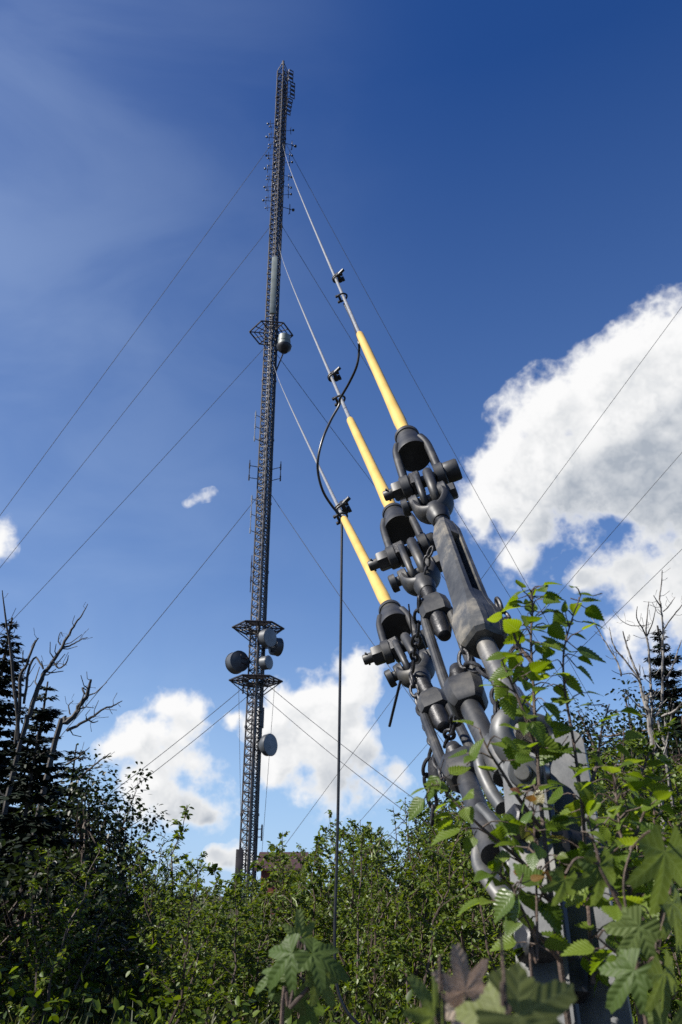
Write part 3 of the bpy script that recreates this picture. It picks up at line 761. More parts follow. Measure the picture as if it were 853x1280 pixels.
def trunk_tree(name, loc, h, seed, label, mat, bark, crown, nleaf, leafsize, trunk_h=.3, rad=.12, cat='tree', group=None, ncl=60):
    """broadleaf tree: tapering trunk, limbs into leaf clumps spread through an uneven crown; crown: (rx, ry, rz, z centre)"""
    r = random.Random(seed); root = empty(name, loc, label, cat, group); loc = Vector(loc); b = MB(); L = []
    P = [Vector((0,0,-.2))]+[Vector((r.gauss(0,.02*h), r.gauss(0,.02*h), h*t)) for t in (.2,.4,.6,.8,.95)]
    b.tube([loc+p for p in P], [rad, rad*.9, rad*.7, rad*.5, rad*.3, rad*.1], 8)
    rx, ry, rz, zc = crown
    for k in range(ncl):
        while True:
            v = Vector((r.uniform(-1,1), r.uniform(-1,1), r.uniform(-1,1)))
            if .25 < v.length < 1: break
        v *= .82+.3*r.random()
        c = Vector((v.x*rx, v.y*ry, zc+v.z*rz)); base = P[min(5, 1+int(r.random()*4))]
        mid = base.lerp(c, .5)+Vector((0,0,-.05*h*r.random()))
        b.tube([loc+base, loc+mid, loc+c], [rad*.3, rad*.17, rad*.05], 4)
        cr = (rx+rz)*.5*r.uniform(.16, .3)
        for j in range(nleaf//ncl):
            g = Vector((r.gauss(0,1), r.gauss(0,1), r.gauss(0,.75)))*cr*.6
            al = (g.normalized()+Vector((r.gauss(0,.5), r.gauss(0,.5), -.4))).normalized()
            L.append((loc+c+g, al, Vector((r.gauss(0,.6), r.gauss(0,.6), 1)), leafsize*r.uniform(.6, 1.3)))
    b.build('trunk', bark, root); foliage('crown', L, 'small', mat, root, seed=seed); return root
def spruce(loc, h, seed, label, width=.22, lean=(0,0), group='dark spruces', dens=1.):
    r = random.Random(seed); root = empty('spruce_tree', loc, label, 'tree', group); loc = Vector(loc)
    b = MB(); tip = Vector((lean[0], lean[1], h)); b.tube([loc+Vector((0,0,-.3)), loc+tip*.5, loc+tip], [.018*h, .011*h, .003*h], 8)
    L = []; nw = int(h*7)
    for k in range(nw):
        t = .06+.93*(k+r.random()*.7)/nw; p0 = tip*t; p = p0; reach = h*width*(1-t)**.8*r.uniform(.65, 1.15)+.06*(1-t)+.05
        nbr = 10 if t < .9 else 5
        for q in range(nbr):
            a = q*6.28/nbr+k*1.3+r.uniform(-.3, .3); p = p0-tip*(r.random()*.05*(1-t)); d = Vector((math.cos(a), math.sin(a), 0)); rr = reach*r.uniform(.6, 1.15)
            up = .45*(t-.35)
            pts = [p, p+d*rr*.5+Vector((0,0,rr*(up*.5-.1))), p+d*rr+Vector((0,0,rr*(up-.12)))]
            b.tube([loc+x for x in pts], [.004*h*(1-t)+.006, .003*h*(1-t)+.004, .003], 3)
            n = max(7, int(rr*90*dens))
            for j in range(n):
                u = .12+.9*(j+r.random())/n
                c = pts[0].lerp(pts[1], u*2) if u < .5 else pts[1].lerp(pts[2], (u-.5)*2)
                sd = d.cross(Vector((0,0,1)))*(1 if j % 2 else -1)
                al = (sd*r.uniform(.5,1.1)+d*r.uniform(.5,1)+Vector((0,0,r.uniform(-.7,.25)))).normalized()
                L.append((loc+c, al, Vector((r.gauss(0,.5), r.gauss(0,.5), 1)), (.1+.085*min(rr, 1)*(1.05-u*.7))*r.uniform(.6,1.3)))
    b.build('trunk', M['spruce_bark'], root); foliage('crown', L, 'needle', M['needle'], root, seed=seed); return root
def snag(name, Y, polys, mat, label, twigs=(), seed=3, cat='dead tree'):
    """bare dead tree: limbs given by the outline they show, at distance Y, each with its own depth and thickness"""
    r = random.Random(seed); b0 = aty(polys[0][0][0], polys[0][0][1], Y); root = empty(name, Vector((b0.x, Y, gz(b0.x, Y))), label, cat)
    pxm = Y*.95/F*.72
    for k, pl in enumerate(polys):
        dy = 0 if k == 0 else r.uniform(-.5, .5); n = len(pl)
        P = []; rs = []
        for i, (x, y, wd) in enumerate(pl):
            P.append(aty(x, y, Y+dy*(i/max(1, n-1)))); rs.append(wd*.5*pxm)
        if k == 0: P.insert(0, Vector((P[0].x+max(-.6, min(.6, (P[0].x-P[1].x)*2.2)), Y, gz(P[0].x, Y)-.2))); rs.insert(0, rs[0]*1.25)
        S = smooth_path(P, 4); rr = []
        for i in range(len(S)):
            t = i/(len(S)-1)*(len(rs)-1); j = min(len(rs)-2, int(t)); rr.append(rs[j]+(rs[j+1]-rs[j])*(t-j))
        S = [p+Vector((r.gauss(0,.25), r.gauss(0,.25), r.gauss(0,.25)))*rr[i] for i, p in enumerate(S)]
        b = MB(); b.tube(S, rr, 7)
        # knobs and broken side twigs
        for q in range(max(1, len(S)//3)):
            i = r.randrange(1, len(S)-1); t = (S[i+1]-S[i-1]).normalized(); sd = Vector((r.gauss(0,1), r.gauss(0,.6), r.gauss(.3,.7))); sd = (sd-t*sd.dot(t)).normalized()
            ln = rr[i]*r.uniform(2, 9)+.05; m = S[i]+(sd+t*.4)*ln*.5
            b.tube([S[i], m, S[i]+(sd+t*.9)*ln+rv(.02)], [rr[i]*.45, rr[i]*.3, rr[i]*.12+.002], 5)
        b.build('trunk' if k == 0 else 'limb', mat, root)
    return root
# ------------------------------------------------------------------ thicket
TOPL = [(-200,1085),(0,1085),(60,1075),(110,1050),(150,1040),(200,1052),(250,1082),(295,1100),(325,1078),(355,1058),(400,1050),(450,1035),(500,1022),(560,1008),(620,985),(690,960),(760,930),(853,915),(1100,900)]
def topl(x):
    for (a, ya), (b_, yb_) in zip(TOPL, TOPL[1:]):
        if a <= x <= b_: return ya+(yb_-ya)*(x-a)/(b_-a)
    return 1085
TLAB = 'leafy green birch sapling standing in the dense thicket below the mast'
protos = [sapling('birch_sapling', 1.6, 100+i, (.036, .04, .045)[i % 3], 1200, M['leafbright' if i % 2 else 'leaf'], .08+.05*(i % 3), .5+.1*(i % 2), TLAB, 'sapling', 'birch saplings in the thicket', (0, 0, 0), 1+i % 3) for i in range(7)]
WLAB = 'narrow-leaved willow sapling among the birch saplings in the thicket'
protos += [sapling('willow_sapling', 1.6, 120+i, .075, 520, M['leafbright' if i else 'leaf'], .1, .45, WLAB, 'sapling', 'willow saplings in the thicket', (0, 0, 0), 3, 'willow') for i in range(2)]
protos += [sapling('bare_sapling', 1.6, 131, .045, 60, M['leaf'], .12, .5, 'nearly bare twiggy sapling among the leafy saplings in the thicket', 'sapling', 'bare twiggy saplings in the thicket', (0, 0, 0), 3)]
used = set(); nplaced = 0
def put(x, y, h, i, rz):
    global nplaced
    o = protos[i] if i not in used else copy_tree(protos[i]); used.add(i)
    o.location = (x, y, gz(x, y)); o.rotation_euler = (rnd.gauss(0,.05), rnd.gauss(0,.05), rz); s = h/1.6
    o.scale = (max(.85, s)*rnd.uniform(.85,1.1),)*2+(s,); nplaced += 1
tries = 0; spots = []
while nplaced < 255 and tries < 9000:
    tries += 1
    y = 5.6+17*rnd.random()**1.35; x = rnd.uniform(-.56, .56)*(y+1.5)
    px, py, d = proj(Vector((x, y, 1.1)))
    if not -70 < px < 930: continue
    if any((x-a)**2+(y-c)**2 < (.20+.012*y)**2 for a, c in spots): continue
    if y < 7.5 and (-1.6 < x < -.1) and rnd.random() < .6: continue
    zt = aty(px, topl(px), y).z; h = min(2.6, zt*rnd.uniform(.72, 1.02))
    if h < .5: continue
    spots.append((x, y)); put(x, y, h, rnd.choice((0,1,2,3,4,5,6)*4+(7,8,7,8,7,8,9)), rnd.uniform(0, 6.28))
# taller ones that stand out against the sky
def special(px, ptop, Y, label, n=300, seed=1, mat='leaf', ls=.062, bushy=.35, stems=1, lean=.05, name='birch_sapling', cat='sapling', kind='small'):
    p = aty(px, ptop, Y); return sapling(name, p.z-gz(p.x, Y), seed, ls, n, M[mat], lean, bushy, label, cat, None, (p.x, Y, gz(p.x, Y)), stems, kind)
special(224, 1006, 8.5, 'slender birch sapling rising alone against the sky left of the mast foot', 330, 31, bushy=.22)
special(345, 1040, 9.5, 'thin sapling tip poking up just right of the mast foot', 170, 32, bushy=.2)
special(422, 1016, 10.5, 'airy sapling behind the hanging black cable', 380, 33, bushy=.3, ls=.05)
special(463, 1030, 9, 'sapling with narrow top right of the hanging black cable', 320, 34, bushy=.27)
special(502, 1008, 12, 'pale twiggy sapling left of the dangling chain end', 220, 35, bushy=.25, ls=.045)
special(300, 1094, 7.5, 'short sapling covering the foot of the mast', 330, 36, bushy=.5)
for k, (px_, pt_, Y_, lab_) in enumerate(((334, 1070, 9, 'leafy sapling before the left end of the red roof'), (362, 1056, 10, 'sapling before the right end of the red roof'), (388, 1052, 9.4, 'leafy sapling just right of the red roof'),
        (407, 1048, 10.6, 'sapling just left of the hanging black cable, right of the red roof'), (440, 1042, 9.8, 'bushy sapling just right of the hanging black cable'), (482, 1040, 10.2, 'full leafy sapling left of the pale twiggy one near the dangling chain end'))):
    special(px_, pt_, Y_, lab_, 420, 60+k, bushy=.48, lean=.1)
special(268, 1078, 8, 'feathery sapling left of the mast foot, lower than its slender neighbour', 240, 37, bushy=.4)
# undergrowth and grass
def undergrowth():
    L = []
    for k in range(26000):
        y = 5+19*rnd.random()**1.2; x = rnd.uniform(-.58, .58)*(y+1.5); z = abs(rnd.gauss(0, .24))
        L.append((Vector((x, y, gz(x, y)+z)), rv(1)+Vector((0,0,.1)), Vector((rnd.gauss(0,.6), rnd.gauss(0,.6), 1)), rnd.uniform(.04, .085)))
    o = foliage('undergrowth', L, 'small', M['leaf'], None, (0, .75), 5); tag(o, 'low leafy undergrowth covering the ground under the saplings', 'undergrowth', kind='stuff')
    L = []
    for k in range(9000):
        y = 4.5+8*rnd.random(); x = rnd.uniform(-.58, .58)*(y+1.5)
        L.append((Vector((x, y, gz(x, y)-.02)), Vector((rnd.gauss(0,.35), rnd.gauss(0,.35), 1)), rv(1), rnd.uniform(.15, .42)))
    o = foliage('grass', L, 'blade', M['grass'], None, (0, 1), 6); tag(o, 'sparse grass blades between the saplings', 'grass', kind='stuff')
undergrowth()
# ------------------------------------------------------------------ left edge: spruces, dead limbs, dark shrub
def gp(px, Y): p = aty(px, 1100, Y); return Vector((p.x, Y, gz(p.x, Y)))
def gt(px, py, Y): p = aty(px, py, Y); return Vector((p.x, Y, gz(p.x, Y)))
def htop(px, py, Y): p = aty(px, py, Y); return p.z-gz(p.x, Y)
spruce(gt(8, 772, 13), htop(8, 772, 13), 11, 'tallest dark spruce at the left edge behind the dead limbs', .24, (.1, 0))
spruce(gt(60, 852, 12), htop(60, 852, 12), 12, 'shorter dark spruce in front at the left, right of the tallest one', .27)
spruce(gt(-60, 800, 10.5), htop(-60, 800, 10.5), 13, 'dark spruce cut by the left edge of the view', .3)
spruce(gt(48, 915, 8.8), htop(48, 915, 8.8), 14, 'low bushy dark spruce at the left in front of the dead limbs', .4)
spruce(gt(96, 930, 14), htop(96, 930, 14), 15, 'low dark spruce beside the leafy shrub at left', .3)
for x_, y_, h_, lab_ in ((-8.2, 5.2, 7.4, 'unseen spruce added outside the left edge to shade the front of the thicket'), (-7.6, 2.6, 6.0, 'smaller unseen spruce added for shade outside the left edge near the lens'), (-11.5, 8.3, 9.3, 'tall unseen spruce added for shade outside the left edge behind the dead limbs')):
    spruce(Vector((x_, y_, gz(x_, y_))), h_, 90+int(h_*10), lab_, .3)  # unseen spruces, added to throw shade on the thicket and left bushes
snag('dead_tree', 10.2, [
    [(25,930,9),(38,890,9),(52,850,8),(62,832,7),(74,815,6),(84,797,5),(95,779,3.5),(103,768,2.5),(110,755,1.2)],
    [(78,810,4),(90,806,3),(102,799,2.2),(110,797,1)],
    [(66,826,4),(74,835,3),(83,829,2.5),(86,819,1.2)],
    [(76,806,3),(73,800,2),(76,790,1.5),(79,796,.8)],
    [(20,930,7),(26,850,6),(34,830,5),(42,806,4),(48,798,2)],
    [(30,880,5),(36,838,5),(45,822,3.5),(54,836,3),(52,826,1.5)],
    [(24,925,7),(18,860,6),(14,810,5),(10,790,4),(6,762,3),(3,738,1.5)]], M['deadwood'], 'grey dead tree leaning right out of the left spruces, with a sharp high tip', seed=4)
snag('dead_tree', 9.6, [
    [(70,925,10),(84,905,9.5),(97,887,9),(107,872,8),(111,862,6),(113,849,4)],
    [(84,913,6),(100,905,5),(117,895,4.5),(130,886,3.5),(142,882,3),(153,876,1.5)],
    [(107,898,3),(116,903,2.5),(123,901,1.2)],
    [(99,886,3),(108,884,2),(118,885,1)],
    [(88,893,3),(86,882,2),(92,876,1)],
    [(106,868,4),(103,860,3),(111,864,1)],
    [(100,972,4),(114,960,3.5),(126,950,2.5),(139,941,1.2)],
    [(84,955,4),(100,945,2.5),(112,934,1)]], M['deadwood'], 'lower grey dead tree at left with a forked blunt limb and a long side branch', seed=5)
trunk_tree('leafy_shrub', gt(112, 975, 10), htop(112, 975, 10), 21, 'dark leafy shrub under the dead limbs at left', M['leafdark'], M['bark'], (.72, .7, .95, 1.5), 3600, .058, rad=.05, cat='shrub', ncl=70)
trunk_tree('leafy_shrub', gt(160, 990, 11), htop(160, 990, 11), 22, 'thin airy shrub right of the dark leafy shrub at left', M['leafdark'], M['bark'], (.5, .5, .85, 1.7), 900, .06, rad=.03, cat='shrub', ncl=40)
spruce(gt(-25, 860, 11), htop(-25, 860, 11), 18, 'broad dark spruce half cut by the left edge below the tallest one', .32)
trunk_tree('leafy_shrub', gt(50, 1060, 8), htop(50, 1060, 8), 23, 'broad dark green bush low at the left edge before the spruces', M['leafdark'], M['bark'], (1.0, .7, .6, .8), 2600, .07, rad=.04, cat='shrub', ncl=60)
b = [(146,990),(150,975),(158,962),(165,960)]
# ------------------------------------------------------------------ right edge
spruce(gt(822, 782, 17), htop(822, 782, 17), 16, 'dark spruce behind the white dead birch at right', .2)
spruce(gt(900, 800, 15), htop(900, 800, 15), 17, 'dark spruce cut by the right edge of the view', .26)
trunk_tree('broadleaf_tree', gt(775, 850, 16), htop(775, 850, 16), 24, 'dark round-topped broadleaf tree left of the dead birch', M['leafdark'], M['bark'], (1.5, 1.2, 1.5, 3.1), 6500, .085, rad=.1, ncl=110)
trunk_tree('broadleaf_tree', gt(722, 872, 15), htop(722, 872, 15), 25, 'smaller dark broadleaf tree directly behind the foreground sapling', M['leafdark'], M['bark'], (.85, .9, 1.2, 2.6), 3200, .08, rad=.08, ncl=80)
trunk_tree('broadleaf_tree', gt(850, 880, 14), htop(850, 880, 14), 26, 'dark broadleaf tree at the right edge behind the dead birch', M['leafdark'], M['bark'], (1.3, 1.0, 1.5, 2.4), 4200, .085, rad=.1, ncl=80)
trunk_tree('leafy_bush', gt(775, 895, 10.5), htop(775, 895, 10.5), 27, 'tall sunlit green bush behind the foreground leaves at right', M['leafbright'], M['bark'], (.75, .7, 1.15, 1.6), 7000, .05, rad=.05, cat='bush', ncl=130)
trunk_tree('leafy_bush', gt(850, 960, 10), htop(850, 960, 10), 28, 'sunlit green bush at the right edge below the dead birch', M['leafbright'], M['bark'], (.8, .6, .95, 1.2), 5200, .05, rad=.05, cat='bush', ncl=110)
trunk_tree('leafy_bush', gt(690, 955, 11), htop(690, 955, 11), 29, 'green bush half hidden behind the anchor plates', M['leaf'], M['bark'], (.8, .7, 1.0, 1.3), 4800, .055, rad=.05, cat='bush', ncl=110)
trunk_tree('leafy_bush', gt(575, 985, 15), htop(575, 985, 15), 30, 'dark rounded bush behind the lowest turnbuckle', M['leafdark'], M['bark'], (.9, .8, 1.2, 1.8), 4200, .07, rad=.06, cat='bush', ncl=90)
snag('dead_birch', 9.3, [
    [(824,985,10),(820,950,10),(813,915,10),(811,895,9),(808,868,8)],
    [(812,900,7),(804,870,5.5),(797,842,4.5),(790,826,4),(782,802,3),(779,789,2)],
    [(800,850,4),(788,834,3.5),(775,818,3),(766,804,2.5),(762,784,1.2)],
    [(814,905,7),(815,880,5),(813,845,4.5),(811,812,4),(808,790,3),(809,772,2.5),(811,752,1.5)],
    [(810,800,3),(803,785,2.5),(796,772,2),(797,758,1)],
    [(809,795,3),(816,778,2),(820,760,1)],
    [(818,896,6),(826,884,5.5),(828,850,5),(828,815,4.5),(829,785,4),(827,764,3.5),(825,745,3),(827,730,2.5),(828,713,1.5)],
    [(827,760,3),(822,752,2.5),(817,744,1)],
    [(829,788,3),(838,775,2.5),(848,762,2.2),(858,750,1.2)],
    [(829,765,2.5),(837,757,2),(844,746,1)],
    [(828,895,5),(842,890,4.5),(856,875,3.5)],
    [(832,850,3.5),(840,835,3),(848,812,2.5),(852,800,1.5)],
    [(802,856,3),(790,842,2),(776,843,1.5),(765,838,.8)],
    [(777,845,3.5),(772,828,3),(763,812,2.6),(752,795,2.2),(742,776,1.4),(738,771,.8)],
    [(806,782,2),(790,782,1.6),(776,775,1.2),(766,762,.7)]], M['birchbark'], 'bare dead birch with peeling white bark and many upright limbs at right', seed=9)
snag('dead_birch', 10, [[(838,985,6),(834,950,6),(830,925,5.5),(822,900,5)],[(832,935,4),(838,905,3.5),(842,880,3)]], M['birchbark'], 'thinner white dead birch stem beside the bigger one at right', seed=10)
# ------------------------------------------------------------------ foreground plants before the anchor
def fg_plant(name, label, cat, stems, Y, kind, mat, size, dens, seed, stemr=.004, extra=(), twig=.05, drop=.4):
    """stems: outlines (pixel x, y, offset in Y); twigs leave them alternately and carry leaves"""
    r = random.Random(seed); base = aty(stems[0][0][0], stems[0][0][1], Y); root = empty(name, Vector((base.x, Y, gz(base.x, Y))), label, cat)
    b = MB(); L = []
    for k, st in enumerate(stems):
        P = [aty(x, y, Y+dy) for x, y, dy in st]
        if k == 0: P.insert(0, Vector((P[0].x+.03, P[0].y-.02, gz(P[0].x, Y)-.05)))
        S = smooth_path(P, 6); n = len(S); rad = stemr*(1 if k == 0 else .7)
        b.tube(S, [rad*(1-.75*i/n) for i in range(n)], 7)
        ln = sum((S[i+1]-S[i]).length for i in range(n-1)); m = int(ln*dens); ph = r.uniform(0, 6)
        for j in range(m):
            u = (j+.5+r.uniform(-.3, .3))/m
            if k == 0 and u < .52: continue
            x = u*(n-1); i = min(n-2, int(x)); c = S[i].lerp(S[i+1], x-i); t = (S[i+1]-S[i]).normalized()
            a = ph+j*2.5; sd = (Vector((math.cos(a), math.sin(a)*.8, 0))+t*r.uniform(.2, .8)).normalized()
            tl = twig*r.uniform(.3, 1.2)*(1.1-u*.7); q = c+sd*tl
            b.tube([c, c.lerp(q, .5)+Vector((0,0,.004)), q], [.0016, .0012, .0009], 5)
            for z in range(1 if tl < twig*.55 else 2 if tl < twig*.9 else 3):
                cc = q if z == 0 else c.lerp(q, r.uniform(.4, .85))
                al = (sd*(.9 if z == 0 else .3)+Vector((r.gauss(0,.5), r.gauss(0,.5), -drop+r.gauss(0,.3)))).normalized()
                pt = cc+al*.012; b.tube([cc, pt], [.0009, .0007], 4)
                L.append((pt, al, Vector((r.gauss(0,.5), r.gauss(-.25,.5), 1)), size*r.uniform(.6, 1.2)*(1.1-.4*u)))
    for x, y, dy, ang, s, tip in extra:   # single leaves seen clearly: place, direction in the picture plane, length
        p = aty(x, y, Y+dy); al = (RT*math.cos(ang)+UP*math.sin(ang)-AX*tip).normalized()
        L.append((p, al, Vector((r.gauss(0,.25), -.55, .8)), s))
        b.tube([p, p-al*.02+Vector((0,0,.01))], [.0009, .0011], 4)
    b.build('stem', M['bark'], root)
    foliage('foliage', L, kind, M[mat], root, seed=seed); return root
fg_plant('birch_sapling', 'close birch sapling with bright serrated leaves growing in front of the anchor plates', 'sapling', [
    [(712,1290,0),(700,1200,0),(688,1110,0),(678,1020,.02),(671,930,.03),(667,860,.05),(664,800,.06),(666,760,.06),(664,738,.06)],
    [(742,1230,.02),(735,1120,.04),(728,1010,.05),(716,920,.06),(706,860,.05),(705,815,.05),(715,775,.06),(727,742,.06)],
    [(690,1130,0),(655,1080,-.03),(620,1050,-.05),(592,1025,-.06),(566,1000,-.06),(545,975,-.05)],
    [(680,1040,0),(650,1000,-.03),(628,965,-.04),(612,940,-.05),(600,915,-.05)],
    [(672,940,.03),(655,890,.0),(640,855,0),(630,832,0)],
    [(735,1120,.04),(765,1060,.06),(785,1010,.08),(800,975,.1),(812,940,.1)],
    [(728,1010,.05),(745,960,.06),(752,915,.08),(762,880,.08)],
    [(700,1200,0),(660,1150,-.05),(640,1110,-.06),(622,1090,-.06)],
    [(666,830,.05),(645,800,.06),(640,775,.06)]],
    1.36, 'birch', 'fgleaf', .045, 48, 41, .0052,
    [(741,745,.06,2.9,.03,.1),(728,752,.06,.2,.034,.2),(712,815,.05,2.6,.05,.3),(722,812,.06,-.35,.055,.2),(722,835,.06,-.6,.04,.2),(675,748,.06,.2,.032,.2),(655,755,.06,2.9,.03,.1),
     (640,838,0,3.4,.045,.2),(560,985,-.05,2.9,.04,.1),(548,972,-.05,4.2,.04,.1),(530,1000,-.05,3.9,.04,.2),(590,950,-.05,1.2,.04,.1),(785,1010,.08,4.5,.06,.3),(700,935,.05,3.6,.05,.3)])
fg_plant('young_sapling', 'small sapling shoot with reddish young leaves before the anchor plates', 'sapling', [
    [(672,1290,-.06),(672,1200,-.06),(671,1120,-.05),(669,1060,-.05),(667,1010,-.05),(670,985,-.05)],
    [(672,1180,-.06),(650,1130,-.08),(640,1105,-.08)],[(671,1130,-.05),(695,1090,-.05),(700,1075,-.05)]],
    1.26, 'birch', 'redleaf', .034, 34, 42, .0026, [(648,1120,-.08,4.3,.05,.1),(642,1118,-.08,3.9,.045,.1),(690,1030,-.05,.3,.04,.1)], .03, .2)
def maple_plant(label, Y, stems, leaves, seed, base=None, mat='maple', face=0., srad=.0035):
    r = random.Random(seed); b0 = aty(*stems[0][0], Y); root = empty('maple_seedling', Vector((b0.x, Y, gz(b0.x, Y))), label, 'seedling')
    b = MB(); L = []
    for k, st in enumerate(stems):
        P = [aty(x, y, Y) for x, y in st]
        if k == 0: P.insert(0, Vector((P[0].x, Y-.02, gz(P[0].x, Y)-.05)))
        S = smooth_path(P, 5); b.tube(S, [srad*(1-.6*i/len(S)) for i in range(len(S))], 7)
    for x, y, dy, ang, s, droop, *o in leaves:
        p = aty(x, y, Y+dy); al = (RT*math.cos(ang)+UP*math.sin(ang)-AX*droop).normalized()
        nrm = Vector((r.gauss(0,.2)+.15, -.75, .75)).lerp(-ray(x, y), face); L.append((p, al, nrm, s))
        # leaf stalk back to the nearest stem point
        q = min((aty(a, c, Y) for st in stems for a, c in st), key=lambda v: (v-p).length)
        b.tube(smooth_path([q, q.lerp(p, .6)+Vector((0,0,.012)), p], 4), .0014, 5)
    b.build('stem', M['bark'], root); foliage('foliage', L, 'maple', M[mat], root, seed=seed); return root
fg_plant('birch_sapling', 'close leafy birch sapling along the right edge among drooping lobed leaves', 'sapling', [
    [(805,1300,0),(800,1220,0),(792,1150,.02),(782,1080,.03),(772,1010,.05),(768,960,.06)],
    [(800,1220,0),(825,1150,0),(840,1090,.02),(850,1030,.03)], [(792,1150,.02),(760,1100,.0),(745,1060,0),(735,1020,0)],
    [(800,1200,0),(770,1190,-.03),(745,1170,-.04)], [(782,1080,.03),(800,1030,.04),(815,990,.05)]],
    1.2, 'birch', 'fgleaf', .043, 58, 43, .0045)
maple_plant('seedling with large drooping lobed leaves along the right edge', .98, [[(815,1330),(800,1230),(785,1150),(780,1100),(790,1060)],[(800,1230),(825,1170),(838,1110),(842,1060)],[(785,1150),(755,1095),(748,1080)]], [
    (748,1072,.0,4.75,.046,.2),(832,1050,-.06,4.6,.066,.2),(805,1150,-.02,4.1,.045,.2),(838,1118,-.02,4.9,.05,.3),(800,1205,-.04,3.9,.046,.2),(828,1205,-.05,4.8,.05,.2),(707,1092,.0,4.5,.034,.1),(838,1270,0,4.5,.05,.2)], 51, srad=.0024)
maple_plant('seedling with pointed lobed leaves low in front of the thicket, left of the withered leaf', 1.25, [[(350,1330),(362,1260),(372,1215),(376,1190)],[(362,1260),(385,1235),(395,1215)]], [
    (372,1185,0,3.9,.056,.15),(382,1188,-.03,-.35,.056,.2),(376,1180,.02,1.6,.036,-.2),(395,1215,0,-1.0,.042,.2),(370,1235,.03,4.3,.04,.2),(352,1215,.03,3.5,.036,.2),(385,1250,.05,5.0,.042,.2)], 52)
maple_plant('big blurred dull maple leaf close to the lens at the bottom', .6, [[(640,1350),(636,1290),(632,1250)]], [(628,1258,0,-.5,.062,.15),(640,1262,.05,3.9,.05,.1)], 53, mat='dullmaple', face=.3, srad=.0014)
wp = maple_plant('withered brown lobed leaf on a stalk at the bottom, left of the big blurred leaf', .75, [[(590,1350),(585,1290),(583,1262)]], [(583,1248,0,1.75,.036,.1),(584,1250,.0,4.4,.034,.1)], 54, mat='wither', face=.75, srad=.0014)
maple_plant('pale green lobed leaf at the bottom under the withered leaf', .7, [[(560,1350),(550,1300),(545,1285)]], [(545,1278,0,1.9,.03,.1)], 55, face=.4, srad=.0014)
#@@END
# ------------------------------------------------------------------ small red building by the mast foot
hb = empty('red_building', at(395, 1100, 48), 'small low red building with reddish roof peeping over thicket beside the mast foot', 'building')
p0 = at(326, 1100, 48); p1 = at(376, 1100, 48); xw0, xw1 = p0.x, p1.x; yb = p0.y
zE = aty(330, 1086, yb).z; zR = aty(400, 1068, yb+2.5).z
b = MB(); b.box(((xw0+xw1)/2, yb+2.5, zE/2-.2), (xw1-xw0, 5, zE+.4)); b.build('wall', M['redwall'], hb, smooth=False)
b = MB(); e = .35
for s in (-1, 1):
    A = Vector((xw0-e, yb+2.5+s*2.9, zE-.12)); B = Vector((xw1+e, yb+2.5+s*2.9, zE-.12)); Cc = Vector((xw1+e, yb+2.5, zR)); Dd = Vector((xw0-e, yb+2.5, zR)); th = Vector((0, 0, .14))
    b.add([A, B, Cc, Dd, A+th, B+th, Cc+th, Dd+th], [(0,1,2,3), (7,6,5,4), (0,4,5,1), (1,5,6,2), (2,6,7,3), (3,7,4,0)])
b.build('roof', M['roof'], hb, smooth=False)
